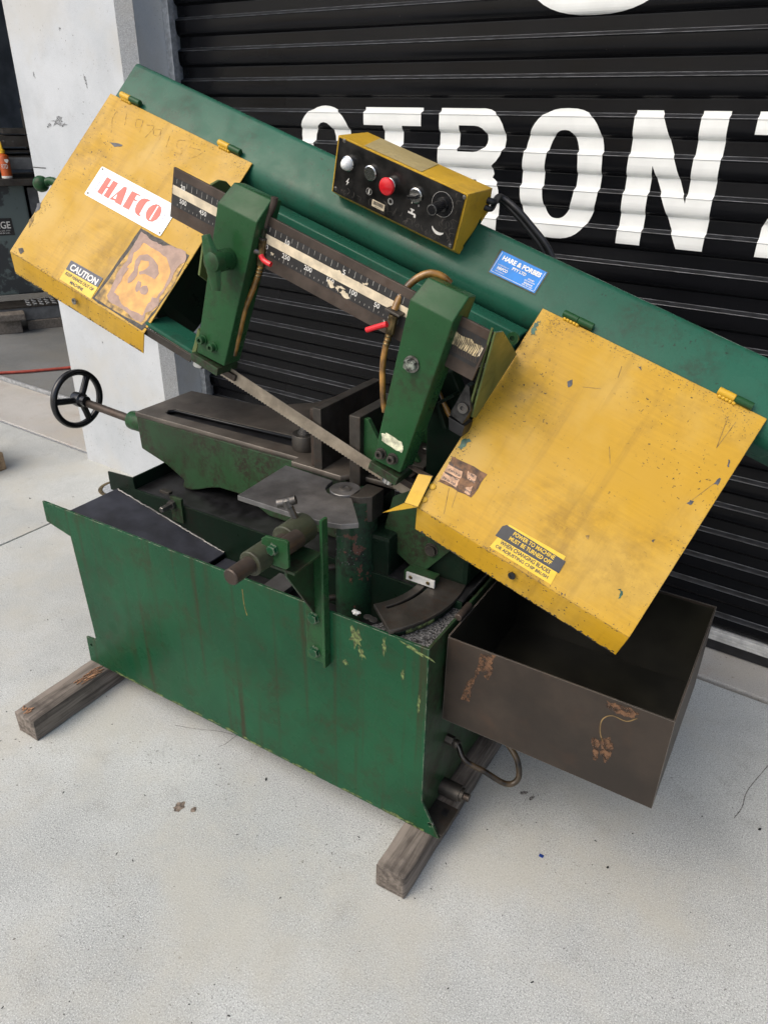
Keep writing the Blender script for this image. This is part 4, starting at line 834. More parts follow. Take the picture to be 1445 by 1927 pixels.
def lip_wear(cov, x0, x1, seed):
    rnd = random.Random(seed); bm = bmesh.new(); yq = (1.191 if cov is CL else 1.181) * math.sin(math.radians(38)) - NC * math.cos(math.radians(38))
    top = (1.191 if cov is CL else 1.181) * math.cos(math.radians(38)) + NC * math.sin(math.radians(38))
    for i in range(240):
        x = x0 + .012 + (x1 - x0 - .02) * rnd.random(); t = rnd.random() < .72
        h = (.056 - abs(rnd.gauss(0, .0025))) if t else (abs(rnd.gauss(0, .002)) if rnd.random() < .6 else rnd.uniform(0, .056))
        h = min(.0553, max(.0008, h)); q = yq + .006 * h / .056 - .00025 - i * 1e-6; s = rnd.uniform(.0008, .0024) * (1 if t else .7)
        vs = [bm.verts.new((x + c * s * rnd.uniform(.7, 2.0), q, top - min(.0555, max(.0004, h + d * s * .8)))) for c, d in ((1, 0), (.3, .9), (-.9, .5), (-.6, -.8), (.5, -.7))]
        bm.faces.new(vs)
    return link('lip_wear', from_bm(bm, 'lip_wear'), ARM, SOOT, cov, kind='stuff')
lip_wear(CL, -2.106, -1.628, 21); lip_wear(CR, -.838, -.357, 22)
# worn and power stickers on the right cover
wo = plate('worn_sticker', [rag([(-0.8312,1.3085),(-0.7501,1.3122),(-0.7524,1.2535),(-0.8276,1.2499)], .0015, 5, 4)], ZS, ZS + .0004, plain('burnt_sticker', (.16, .075, .03), .6, var=.4, scale=60, bump=.3), CR, TILT)
PINK = plain('pink_paper', (.55, .33, .20), .6, var=.2, scale=90, bump=.2)
for i, pts in enumerate(([(-0.8304,1.2886),(-0.7960,1.2909),(-0.7917,1.2757),(-0.8287,1.2718)], [(-0.8292,1.2697),(-0.7921,1.2737),(-0.7904,1.2569),(-0.8270,1.2549)], [(-0.7890,1.2968),(-0.7665,1.2976),(-0.7622,1.2825),(-0.7787,1.2833)], [(-0.7728,1.2656),(-0.7616,1.2758),(-0.7583,1.2566),(-0.7697,1.2551)])):
    plate('paper_scrap', [rag(pts, .001, 3, i)], ZS + .0005, ZS + .0007, PINK, wo, TILT)
wl = []
for i, (s, px) in enumerate((('Use water', 0), ('of wire brush', 1), ('exhausted grease', 2), ('free saw brush', 3))):
    x, y = ([(-0.8148,1.2924),(-0.8095,1.2812),(-0.8108,1.2709),(-0.8092,1.2611)])[i]; wl.append((s, x, y, .0065, .030, 0, .02))
for i, (x, y) in enumerate([(-0.7772,1.2949),(-0.7706,1.2846),(-0.7657,1.2628)]): wl.append((('to shear', 'if and', 'and')[i], x, y, .006, .015, 0, .02))
lettering('worn_lettering', wl, TILT, CHARCOAL, wo, ZS + .0009)
po = plate('power_sticker', [[(-0.6585,1.2472),(-0.5335,1.2504),(-0.5289,1.1889),(-0.6678,1.1890)]], ZS, ZS + .0005, STICK_YEL, CR, TILT)
pb = [(-0.6632,1.2434),(-0.5288,1.2417),(-0.5281,1.2160),(-0.6702,1.2159)]
plate('sticker_band', [[(-0.6683,1.2372),(-0.6623,1.2439),(-0.5284,1.2419),(-0.5276,1.2152),(-0.6702,1.2141)]], ZS + .0006, ZS + .0008, CHARCOAL, po, TILT)
tp = [(-0.6004,1.2329),(-0.6006,1.2238),(-0.5997,1.2081),(-0.5991,1.1976)]
def ang2(a, b): return 0.0
PWX = -.5985
lettering('lettering', [('POWER TO MACHINE', PWX + .003, 1.2365, .0085, .092, 0, .02), ('MUST BE TURNED OFF', PWX + .002, 1.2245, .0085, .094, 0, .02)], TILT, STICK_YEL, po, ZS + .001)
lettering('lower_lettering', [('WHEN CHANGING BLADES', PWX, 1.2085, .0085, .112, 0, .02), ('OR ADJUSTING CHIP BRUSH', PWX - .001, 1.1965, .0085, .118, 0, .02)], TILT, CHARCOAL, po, ZS + .001)
# bent blade guard at the corner of the right cover
def sheet(name, quads, mat, parent, th=.002):
    bm = bmesh.new()
    for q in quads: bm.faces.new([bm.verts.new(Vector(p)) for p in q])
    bmesh.ops.remove_doubles(bm, verts=bm.verts, dist=.0005); bmesh.ops.recalc_face_normals(bm, faces=bm.faces)
    bmesh.ops.solidify(bm, geom=bm.faces[:], thickness=th); bmesh.ops.recalc_face_normals(bm, faces=bm.faces)
    return link(name, from_bm(bm, name), W, mat, parent)
def T3(p, w, n_): return TILT @ Vector((p, w, n_))
ga = [(-0.8415,1.2505),(-0.8331,1.1811),(-0.8692,1.2397),(-0.8618,1.1744)]
g0, g1, g2, g3 = [T3(x, y, NC + .012) for x, y in ga]
gt = [(-0.7075,0.8645)] + [(-0.6975,0.7716)]
bg_ = sheet('blade_guard', [(g0, g1, g3, g2)], YELLOW_BOX, SAW); bg_['label'] = 'bent yellow blade guard'
sheet('guard_top', [(g2 + Vector((0, 0, .001)), g0 + Vector((0, 0, .001)), Vector((gt[0][0] + .004, 1.237, gt[0][1] + .001)), Vector((gt[0][0], 1.235, gt[0][1])))], STEEL_BROWN, bg_, .0018)
sheet('guard_lower', [(g1 - Vector((0, 0, .0008)), g3 - Vector((0, 0, .0008)), Vector((gt[1][0], 1.165, gt[1][1])))], YELLOW_BOX, bg_, .0018)
for x, y in [(-0.8324,1.2328),(-0.8332,1.2014)]: lathe('guard_screw', [(.0068, 0), (.0068, .0012), (.005, .0022), (.002, .0026)], (x, y, NC + .001), (0, 0, 1), YELLOW_BOX, bg_, TILT, n=16)

# ruler bar with printed scale
RQ = 1.235
rb_ = prism('ruler_bar', [(-1.6265, .958), (-1.6225, .855), (-.842, .854), (-.838, .956)], RQ - .003, RQ + .003, STEEL_BROWN, SAW, ARM, axes='xzy', bw=.001)
RF = frame(ARM @ Vector((0, RQ - .0034, 0)), VA, VU, VA.cross(VU))
lbp = plate('scale_label', [[(-1.6225, .940), (-1.620, .882), (-.846, .880), (-.842, .938)]], 0, .0003, LABEL_BLACK, rb_, RF)
plate('scale_stripe', [[(-1.6222, .9235), (-1.6212, .905), (-.846, .904), (-.844, .922)]], .0004, .0006, CREAM, lbp, RF)
bm = bmesh.new()
def mmx(mm): return -1.024 - mm * .001138
for k in range(0, 52):
    x = mmx(k * 10); h = .010 if k % 5 == 0 else .006
    add_box(bm, x - .0004, x + .0004, .8835 + (.0 if k % 5 == 0 else .002), .8835 + h, .0004, .0006)
for k in range(0, 42):
    x = -1.026 - k * .0143; h = .013 if k % 2 == 0 else .009
    add_box(bm, x - .0004, x + .0004, .9385 - h, .9385, .0004, .0006)
link('scale_ticks', from_bm(bm, 'scale_ticks'), RF, PRINT_GREY, lbp, kind='stuff')
for v in range(50, 501, 50): lettering('scale_number', [(str(v), mmx(v) + .004, .8985, .0098, None, 0, .01)], RF, PRINT_WHITE, lbp, .0008)
for v in (5, 10, 15, 20): lettering('scale_number', [(str(v), -1.026 - v * .0286 + .004, .927, .0098, None, 0, .01)], RF, PRINT_WHITE, lbp, .0008)
plate('peeled_print', [rag([(-1.1972,0.9158),(-1.1850,0.9241),(-1.1746,0.9257),(-1.1618,0.9192),(-1.1443,0.9209),(-1.1269,0.9225),(-1.1280,0.9145),(-1.1494,0.9141),(-1.1875,0.9079)], .0012, 4, 2)], .0007, .0009, CREAM, lbp, RF)
for i, pts in enumerate(([(-1.1990,0.8967),(-1.1851,0.8997),(-1.1787,0.8903),(-1.1881,0.8845)], [(-1.1775,0.8924),(-1.1673,0.8954),(-1.1681,0.8857)], [(-1.1645,0.8858),(-1.1576,0.8936),(-1.1439,0.8905),(-1.1398,0.8831),(-1.1503,0.8814)], [(-1.1207,0.9253),(-1.1079,0.9295),(-1.1082,0.9249),(-1.1161,0.9219)], [(-1.1742,0.8938),(-1.1633,0.9003),(-1.1516,0.8978),(-1.1613,0.8935)], [(-1.3428,0.8918),(-1.3345,0.8931),(-1.3350,0.8889),(-1.3399,0.8878)])):
    plate('peeled_fleck', [rag(pts, .0016, 3, i + 9)], .0007, .0009, CREAM, lbp, RF)
plate('stained_print', [rag([(-.905, .925), (-.85, .925), (-.85, .900), (-.905, .902)], .003, 5, 1)], .0007, .0009, plain('stained_cream', (.52, .42, .24), .6, var=.4, scale=70, bump=.3), lbp, RF)
for i in range(16):
    x = -.90 + i * .0033; bm = strokes_bm([[(x, .928 + .008 * math.sin(i * 2)), (x + .003, .915), (x + .001 * (i % 3), .90), (x + .004, .888)]], .0013, .001); link('scale_smear', from_bm(bm, 'scale_smear'), RF, STEEL_BROWN, lbp)
# brackets that carry the bar
prism('bar_bracket', [(1.24, .958), (1.262, .966), (1.285, .962), (1.31, .945), (1.42, .88), (1.42, .84), (1.30, .72), (1.24, .76)], -1.532, -1.526, GREEN_OLIVE, SAW, ARM, axes='yzx')
prism('bar_bracket', [(1.222, .966), (1.226, .966), (1.262, .86), (1.285, .78), (1.275, .78)], -.842, -.838, GREEN_OLIVE, SAW, ARM, axes='yzx', bw=.0005)
prism('bracket_plate', [(1.222, .962), (1.262, .955), (1.41, .87), (1.31, .75), (1.285, .76)], -.834, -.830, GREEN_OLIVE, SAW, ARM, axes='yzx', bw=.0008)
rbo = [(-0.8540,0.8912)][0]
lathe('rail_bolt', [(.013, 0), (.013, .006), (.006, .0062), (.006, .002)], (rbo[0], 1.424, rbo[1]), (0, -1, 0), GREEN, SAW, ARM, n=20, smooth=25)
bk = prism('guide_block', [(-0.8607,0.8264),(-0.8527,0.8247),(-0.8325,0.7808),(-0.8375,0.7466),(-0.8713,0.7516)], 1.265, 1.29, BLOCKST, SAW, ARM, axes='xzy')
bk2 = [(-0.8479,0.7805)][0]
lathe('block_bolt', [(.011, 0), (.011, .006), (.0055, .0062), (.0055, .002)], (bk2[0], 1.2648, bk2[1]), (0, -1, 0), STEEL, bk, ARM, n=20, smooth=25)
prism('guide_block_lower', [(-0.8734,0.7431),(-0.8331,0.7416),(-0.8309,0.7169),(-0.8620,0.7172)], 1.27, 1.31, OIL_SHADE_BLACK, SAW, ARM, axes='xzy')
# blade guard rail between the left cover and the left guide
prism('guard_rail', [(-1.64, .592), (-1.484, .590), (-1.484, .600), (-1.64, .602)], 1.205, 1.275, GREEN_BEAM, SAW, ARM, axes='xzy', bw=.003)
prism('guard_end', [(-1.492, .585), (-1.478, .585), (-1.474, .655), (-1.482, .66), (-1.486, .62)], 1.205, 1.225, GREEN_OLIVE, SAW, ARM, axes='xzy')
box('guard_strip', (-1.64, -1.486, 1.20, 1.204, .572, .5915), STEEL_DARK, SAW, ARM)
# the two guide arms
def guide(pf, label):
    """pf: front outline (p, r) clockwise from the top left of the flat front; top bevel leans back"""
    (tlx, tlr), (trx, trr), (brx, brr), (blx, blr) = pf
    q0, q1 = 1.20, 1.268; bm = bmesh.new()
    ring = [(tlx, trr), (trx, trr), (brx, brr), (blx, blr)]
    f = [bm.verts.new((p, q0, r)) for p, r in ring]
    m_ = [bm.verts.new((p, q0 + .034, r)) for p, r in ((tlx + .006, tlr + .042), (trx, trr + .042))]
    b_ = [bm.verts.new((p, q, r)) for p, q, r in ((tlx + .006, q1, tlr + .038), (trx, q1, trr + .038), (brx + .004, q1 - .02, brr + .004), (blx, q1 - .02, blr + .004))]
    bm.faces.new(f); bm.faces.new((f[0], m_[0], m_[1], f[1])); bm.faces.new((m_[0], b_[0], b_[1], m_[1]))
    bm.faces.new((f[1], m_[1], b_[1], b_[2], f[2])); bm.faces.new((f[0], f[3], b_[3], b_[0], m_[0])); bm.faces.new((f[3], f[2], b_[2], b_[3])); bm.faces.new(b_[::-1])
    bmesh.ops.recalc_face_normals(bm, faces=bm.faces); bev(bm, .003, 3)
    o = link('guide_arm', from_bm(bm, 'guide_arm'), ARM, GREEN, SAW, label=label, smooth=40); return o
GL = guide([(-1.471, .945), (-1.366, .947), (-1.388, .612), (-1.471, .606)], 'left blade guide arm with a winged knob')
GR = guide([(-1.000, .950), (-.905, .952), (-.903, .612), (-.970, .606)], 'right blade guide arm with a hex bolt')
def foot(g, x0, x1, r0, r1):
    b = box('guide_foot', (x0, x1, 1.192, 1.262, r0, r1), GREEN_DIRTY, g, ARM, bw=.002)
    box('wear_pad', (x0 + .004, x1 + .02, 1.232, 1.250, r0 - .016, r0 - .001), STEEL_DARK, b, ARM)
    lathe('blade_roller', [(.0135, 0), (.015, .002), (.015, .012), (.0135, .014)], ((x0 + .012) if g is GL else (x1 - .026), 1.213, r0 - .0155), (0, 0, 1), CHROME, b, ARM, n=28)
foot(GL, -1.480, -1.398, .584, .6035); foot(GR, -.972, -.90, .584, .6035)
for g, pts in ((GL, [(-1.4578,0.6454),(-1.4258,0.6424)]), (GR, [(-0.9561,0.6306),(-0.9282,0.6345)])):
    for x, r in pts: lathe('cap_screw', [(.0125, 0), (.0125, .002), (.0092, .0022), (.0092, .012), (.0085, .013), (.0048, .0131), (.0046, .007)], (x, 1.1995, r), (0, -1, 0), GREEN if g is GL else STEEL_DARK, g, ARM, n=20, smooth=25)
hx = [(-0.9551,0.8407)][0]
hb = lathe('hex_bolt', [(.0165, 0), (.0165, .0025)], (hx[0], 1.1995, hx[1]), (0, -1, 0), SCREW, GR, ARM, n=24, smooth=20)
lathe('bolt_head', [(.0135, .0027), (.0135, .012), (.0115, .0135)], (hx[0], 1.1995, hx[1]), (0, -1, 0), BOLTG, hb, ARM, n=6, smooth=10)
plate('paper_remnant', [rag([(-0.9695,0.6728),(-0.9556,0.6809),(-0.9220,0.6789),(-0.9147,0.6705),(-0.9141,0.6562),(-0.9402,0.6572),(-0.9644,0.6575)], .0014, 4, 3)], .0002, .0008, PALE, GR, frame(ARM @ Vector((0, 1.1996, 0)), VA, VU, VA.cross(VU)))
# winged knob
kn = [(-1.4196,0.8502)][0]; KC = Vector((kn[0], 1.1995, kn[1]))
kb = lathe('knob', [(.021, 0), (.022, .002), (.0215, .03), (.024, .042), (.020, .055), (.01, .060)], KC, (0, -1, 0), GREEN, GL, ARM, n=28)
for s, dv in ((1, Vector((-.0245, 0, .0395))), (-1, Vector((.0177, 0, -.0485)))):
    bm = bmesh.new(); c0 = KC + Vector((-.002, -.046, 0)); d = dv.normalized(); sx = Vector((1, 0, 0)); sx = (sx - d * sx.dot(d)).normalized(); sy = d.cross(sx); rings = []
    for t, a_, b2 in ((0, .021, .012), (.4, .018, .010), (.8, .0135, .007), (1.0, .0115, .006)):
        c_ = c0 + dv * (t * 1.12); rings.append([bm.verts.new(c_ + sx * (a_ * x) + sy * (b2 * y)) for x, y in ((1, 0), (.6, .8), (-.2, 1), (-.8, .7), (-1, 0), (-.8, -.7), (-.2, -1), (.6, -.8))])
    for A_, B_ in zip(rings, rings[1:]):
        for j in range(8): bm.faces.new((A_[j], A_[(j + 1) % 8], B_[(j + 1) % 8], B_[j]))
    bm.faces.new(rings[0][::-1]); bm.faces.new(rings[-1]); bmesh.ops.recalc_face_normals(bm, faces=bm.faces); bev(bm, .0012, 2, 30)
    link('wing', from_bm(bm, 'wing'), ARM, GREEN, kb, smooth=35)
# coolant taps
def P3(q, lst): return [(p, q, r) for p, r in lst]
def tap(par, hook, flange, valve, lever, hose, qh, dark):
    h = tube('coolant_pipe', hook, .0072, HOSE if dark else STEEL_BROWN, SAW, ARM, n=14)
    f = Vector(flange); box('pipe_flange', (f.x - .018, f.x + .016, f.y - .016, f.y + .02, f.z - .0025, f.z + .0025), STEEL_DARK, h, ARM, bw=.002)
    v0, v1 = Vector(valve[0]), Vector(valve[1])
    cyl('valve_body', .0095, v0, v1, BRASS, h, ARM, n=10); cyl('valve_stem', .006, (v0 + v1) / 2, (v0 + v1) / 2 + Vector((-.012, -.016, .002)), SCREW, h, ARM, n=12)
    bm = bmesh.new(); add_tube(bm, lever, .0055, 10, 4); link('red_lever', from_bm(bm, 'red_lever'), ARM, RED, h, smooth=60)
    hs_ = tube('coolant_hose', hose, .0062, HOSE, SAW, ARM, n=14)
    a_, b_ = Vector(hose[0]), Vector(hose[1]); d = (b_ - a_).normalized()
    for k in range(3): lathe('hose_barb', [(.0066, 0), (.0078, .002), (.0066, .005)], a_ + d * (.004 + .008 * k), d, BRASS, hs_, ARM, n=14)
tap(GL, P3(1.235, [(-1.3615,0.9961),(-1.3608,0.9818),(-1.3662,0.9639),(-1.3695,0.9487),(-1.3704,0.9223)]), ([(-1.3737,0.9121)][0][0], 1.235, [(-1.3737,0.9121)][0][1]), P3(1.23, [(-1.3675,0.9097),(-1.3609,0.8561)]), P3(1.205, [(-1.3471,0.8882),(-1.3370,0.8813),(-1.3185,0.8803)]), P3(1.228, [(-1.3594,0.8570),(-1.3617,0.8352),(-1.3678,0.8029),(-1.3801,0.7464),(-1.3834,0.6920),(-1.3863,0.6524),(-1.3873,0.6343)]), 1.23, False)
hk = [(-0.9700,0.9823),(-0.9835,0.9900),(-1.0035,0.9901),(-1.0211,0.9762),(-1.0335,0.9533),(-1.0372,0.9287),(-1.0352,0.9088)]
tap(GR, [(p, 1.285 - .01 * i, r) for i, (p, r) in enumerate(hk)], ([(-1.0302,0.9088)][0][0], 1.225, [(-1.0302,0.9088)][0][1]), P3(1.218, [(-1.0303,0.9036),(-1.0271,0.8651)]), P3(1.2, [(-1.0297,0.8880),(-1.0456,0.8759),(-1.0675,0.8576)]), P3(1.22, [(-1.0287,0.8661),(-1.0278,0.8333),(-1.0221,0.7972),(-1.0107,0.7631),(-0.9993,0.7331),(-0.9869,0.7082)]), 1.22, True)
tube('return_hose', P3(1.32, [(-0.9489,0.7732),(-0.9320,0.7567),(-0.9120,0.7391),(-0.8808,0.7169),(-0.8622,0.7102)]), .0065, HOSE, SAW, ARM)
box('flange_bracket', (-1.3885, -1.362, 1.222, 1.25, .905, .932), GREEN_DIRTY, SAW, ARM)
# blade
bm = bmesh.new(); poly = [(-1.80, .604), (-1.41, .5915), (-.96, .5735), (-.60, .560)]; bot = []
x = -.60; i = 0
while x > -1.80:
    t = (x + 1.41) / (.45); zb = .5575 + (-.0142) * t; bot.append((x, zb + (.0028 if i % 2 else 0))); x -= .0042; i += 1
add_prism(bm, poly + bot, 1.2395, 1.2408, 'xzy'); link('saw_blade', from_bm(bm, 'saw_blade'), ARM, BLADE, SAW)
# tension handle at the raised end
th_ = [(-2.1773,1.4153),(-2.2186,1.3983),(-2.2270,1.3928)]
tube('tension_handle', [T3(-1.95, th_[0][1] - .02, -.66), T3(th_[0][0], th_[0][1], -.66), T3(th_[1][0], th_[1][1], -.66)], .011, GREEN, SAW)
hk_ = T3(th_[2][0], th_[2][1], -.66)
bm = bmesh.new(); bmesh.ops.create_uvsphere(bm, u_segments=24, v_segments=16, radius=.021, matrix=Matrix.Translation(hk_)); link('handle_knob', from_bm(bm, 'handle_knob'), W, GREEN, SAW, smooth=60)

# control box on the bow
BO, BU, BN = Vector((-0.717003,1.469517,1.254932)), Vector((0.294421,-0.184374,0.937722)), Vector((-0.055230,-0.982856,-0.175907)); BOX = frame(BO, VA, BU, VA.cross(BU))
boxp = [(0, 1.106), (0, 1.0)]
bm = bmesh.new()
def sec(p): return [ARM @ Vector((p, q, r)) for q, r in ((1.4705, .9835), (1.4475, 1.1015), (1.5605, 1.1070), (1.585, 1.055), (1.505, .97))]
A_, B_ = sec(-1.3865), sec(-1.06); va, vb_ = [bm.verts.new(p) for p in A_], [bm.verts.new(p) for p in B_]
bm.faces.new(va); bm.faces.new(vb_[::-1])
for i in range(5): bm.faces.new((va[i], va[(i + 1) % 5], vb_[(i + 1) % 5], vb_[i]))
bmesh.ops.recalc_face_normals(bm, faces=bm.faces); bev(bm, .0015, 2)
cb = link('control_box', from_bm(bm, 'control_box'), W, YELLOW_BOX, SAW)
PANELM = plain('worn_black_panel', (.014, .013, .012), .3, var=.5, scale=25, bump=.3)
fpn = plate('control_panel', [[(-.321, .0035), (-.004, .0035), (-.004, .1185), (-.321, .1185)]], .0012, .003, PANELM, cb, BOX)
plate('rubbed_top', [[(-1.3098,1.4338),(-1.3356,1.5639),(-1.1836,1.5546),(-1.1672,1.4371)]], .0, .0004, DIRTY_YELLOW, cb, frame(ARM @ Vector((0, 0, 1.1046)), VA, (0, 1, 0), VU)) if False else None
rt_ = [(-1.3218,1.4538),(-1.3480,1.5857),(-1.1939,1.5763),(-1.1764,1.4533)]
bm = bmesh.new(); bm.faces.new([bm.verts.new(Vector((p, q, 1.1015 + (q - 1.4475) * .0487 + .0009))) for p, q in ((rt_[0][0], 1.452), (rt_[1][0], 1.556), (rt_[2][0], 1.556), (rt_[3][0], 1.452))])
bmesh.ops.recalc_face_normals(bm, faces=bm.faces); link('rubbed_top', from_bm(bm, 'rubbed_top'), ARM, DIRTY_YELLOW, cb)
plate('green_overspray', [rag([(1.5066,0.9883),(1.5397,1.0204),(1.5537,1.0470),(1.5629,1.0360),(1.5600,1.0027),(1.5174,0.9817)], .002, 4, 2)], 0, .0005, GREEN, cb, frame(ARM @ Vector((-1.0598, 0, 0)), (0, 1, 0), VU, VA))
bp = [(-0.2874,0.0774),(-0.2283,0.0794),(-0.1751,0.0748),(-0.1111,0.0772),(-0.0493,0.0819),(-0.2853,0.0377),(-0.2272,0.0395),(-0.1705,0.0400),(-0.1988,0.0191),(-0.1138,0.0396),(-0.0454,0.0356),(-0.3068,0.1167),(-0.3138,0.0125),(-0.0058,0.1137),(-0.0099,0.0089)]
ZP = .0032
def knobl(name, i, prof_, mat, n=28): return lathe(name, prof_, (bp[i][0], bp[i][1], ZP), (0, 0, 1), mat, cb, BOX, n=n)
RINGP = [(.0105, 0), (.0155, 0), (.0155, .006), (.0135, .0075), (.0105, .0075)]
k = knobl('indicator_lamp', 0, RINGP, CHROME); lathe('lamp_dome', [(.0135, .0062), (.0125, .0125), (.0095, .0185), (.005, .022), (.001, .0232)], (bp[0][0], bp[0][1], ZP), (0, 0, 1), WHITE_LAMP, k, BOX, n=28)
k = knobl('start_button', 1, RINGP, CHROME); lathe('button_cap', [(.0102, .001), (.0102, .0055), (.0095, .006)], (bp[1][0], bp[1][1], ZP), (0, 0, 1), BLACK, k, BOX, n=28)
k = knobl('stop_button', 2, [(.0145, 0), (.0155, .003), (.0155, .010), (.013, .012)], CHROME); lathe('mushroom_cap', [(.012, .0122), (.0175, .015), (.0183, .019), (.0165, .0225), (.0095, .0255), (.001, .0265)], (bp[2][0], bp[2][1], ZP), (0, 0, 1), RED, k, BOX, n=32)
k = knobl('selector_switch', 3, RINGP, CHROME); box('switch_lever', (bp[3][0] - .0155, bp[3][0] + .008, bp[3][1] - .005, bp[3][1] + .003, ZP + .0015, ZP + .017), BLACK, k, BOX @ Matrix.Translation((bp[3][0], bp[3][1], 0)) @ Matrix.Rotation(.35, 4, 'Z') @ Matrix.Translation((-bp[3][0], -bp[3][1], 0)), bw=.002)
k = knobl('speed_knob', 4, [(.024, 0), (.024, .0006), (.015, .0007), (.014, .004), (.009, .005), (.009, .012)], BLACK, 36)
bm = bmesh.new(); rings = []
for h, r in ((.012, .0105), (.040, .0105), (.042, .0095), (.043, .009)): rings.append([bm.verts.new((bp[4][0] + (r + (.0006 if j % 2 and h < .041 else 0)) * math.cos(2 * math.pi * j / 36), bp[4][1] + (r + (.0006 if j % 2 and h < .041 else 0)) * math.sin(2 * math.pi * j / 36), ZP + h)) for j in range(36)])
for A_, B_ in zip(rings, rings[1:]):
    for j in range(36): bm.faces.new((A_[j], A_[(j + 1) % 36], B_[(j + 1) % 36], B_[j]))
bm.faces.new(rings[-1]); bmesh.ops.recalc_face_normals(bm, faces=bm.faces); link('knob_grip', from_bm(bm, 'knob_grip'), BOX, BLACK, k)
lathe('knob_rim', [(.0098, 0), (.0108, 0), (.0108, .0012), (.0098, .0012)], (bp[4][0], bp[4][1], ZP + .0415), (0, 0, 1), CHROME, k, BOX, n=36)
def sym(name, polys, z=ZP + .0003):
    bm = bmesh.new()
    for p in polys: join_bm(bm, fill(p), Matrix.Translation((0, 0, z)))
    link(name, from_bm(bm, name), BOX, PRINT_WHITE, fpn)
x, y = bp[5]; sym('lightning_symbol', [[[(x + .002, y + .009), (x - .004, y - .001), (x, y), (x - .002, y - .008), (x + .005, y + .002), (x + .001, y + .001), (x + .0035, y + .009)]]])
x, y = bp[6]; sym('start_symbol', [[circle(x, y, .0072, 28), circle(x, y, .0067, 28)[::-1]], [[(x - .0012, y - .005), (x + .0012, y - .005), (x + .0012, y + .005), (x - .0012, y + .005)]]])
x, y = bp[7]; sym('stop_symbol', [[circle(x, y, .0068, 28), circle(x, y, .0061, 28)[::-1]], [circle(x, y, .0048, 24), circle(x, y, .0042, 24)[::-1]]])
x, y = bp[9]; sym('tap_symbol', [[[(x - .010, y - .001), (x - .003, y - .001), (x - .003, y + .004), (x - .006, y + .004), (x - .006, y + .0065), (x + .004, y + .0065), (x + .004, y + .004), (x + .001, y + .004), (x + .001, y - .001), (x + .008, y - .001), (x + .010, y - .004), (x + .010, y - .009), (x + .005, y - .009), (x + .005, y - .005), (x - .010, y - .005)]]])
x, y = bp[10]; sym('speed_symbol', [[arc(x, y, .017, .017, 200, 320, 12) + arc(x + .001, y + .0, .0172, .0105, 320, 200, 12)]])
sym('dial_ring', [[circle(bp[4][0], bp[4][1], .0252, 40), circle(bp[4][0], bp[4][1], .0248, 40)[::-1]]])
lettering('switch_numbers', [('1', bp[3][0] - .008, bp[3][1] - .019, .0045, .0015), ('0', bp[3][0] + .009, bp[3][1] - .019, .0045, .003)], BOX, PRINT_WHITE, fpn, ZP + .0003)
bc = plate('barcode_sticker', [[(bp[8][0] - .0165, bp[8][1] - .006), (bp[8][0] + .0165, bp[8][1] - .006), (bp[8][0] + .0165, bp[8][1] + .0085), (bp[8][0] - .0165, bp[8][1] + .0085)]], ZP, ZP + .0004, CREAM, fpn, BOX) if False else plate('barcode_sticker', [[(bp[8][0] - .0165, bp[8][1] - .006), (bp[8][0] + .0165, bp[8][1] - .006), (bp[8][0] + .0165, bp[8][1] + .0085), (bp[8][0] - .0165, bp[8][1] + .0085)]], ZP, ZP + .0004, CREAM, cb, BOX)
bm = bmesh.new(); xx = bp[8][0] - .0135; rn = random.Random(3)
while xx < bp[8][0] + .013:
    w_ = rn.choice((.0005, .0008, .0012)); add_box(bm, xx, xx + w_, bp[8][1] - .001, bp[8][1] + .0065, ZP + .0005, ZP + .0006); xx += w_ + rn.choice((.0005, .0009))
link('bars', from_bm(bm, 'bars'), BOX, CHARCOAL, bc, kind='stuff')
lettering('digits', [('100048761', bp[8][0], bp[8][1] - .0038, .0022, .017, 0, 0)], BOX, CHARCOAL, bc, ZP + .0006)
for i in (11, 12, 13, 14): lathe('panel_screw', [(.0042, 0), (.0042, .0008), (.003, .0016)], (bp[i][0], bp[i][1], ZP - .0002), (0, 0, 1), SCREW, cb, BOX, n=14)
link('panel_scuffs', from_bm(strokes_bm([[(rn.uniform(-.20, -.02), yy_), (0, 0)][:1] + [] for yy_ in ()] or [[(x_, y_), (x_ + rn.uniform(-.006, .006), y_ + rn.uniform(.002, .008)), (x_ + rn.uniform(-.01, .01), y_ + rn.uniform(.006, .014))] for x_, y_ in [(rn.uniform(-.31, -.01), .006 + abs(rn.gauss(0, .008))) for _ in range(46)] + [(rn.uniform(-.055, -.008), rn.uniform(.01, .11)) for _ in range(26)]], .0009, ZP + .00025), 'panel_scuffs'), BOX, plain('scuff_grey', (.09, .08, .07), .5, var=.3, bump=0), fpn, kind='stuff')
tube('control_cable', [ARM @ Vector((-1.075, 1.555, 1.083)), ARM @ Vector((-1.05, 1.565, 1.082))] + [(p[0], 1.62 + .006 * k, p[1]) for k, p in enumerate([(-0.6853,1.3523),(-0.6453,1.3279),(-0.6068,1.2928),(-0.5759,1.2604),(-0.5525,1.2204),(-0.5394,1.1765)])], .0068, RUBBER_SHADE, SAW)
tube('control_cable', [ARM @ Vector((-1.075, 1.555, 1.068)), ARM @ Vector((-1.05, 1.565, 1.067))] + [(p[0], 1.625 + .006 * k, p[1]) for k, p in enumerate([(-0.6927,1.3457),(-0.6576,1.3230),(-0.6200,1.2886),(-0.5901,1.2557),(-0.5680,1.2174),(-0.5549,1.1730)])], .0062, RUBBER_SHADE, SAW)
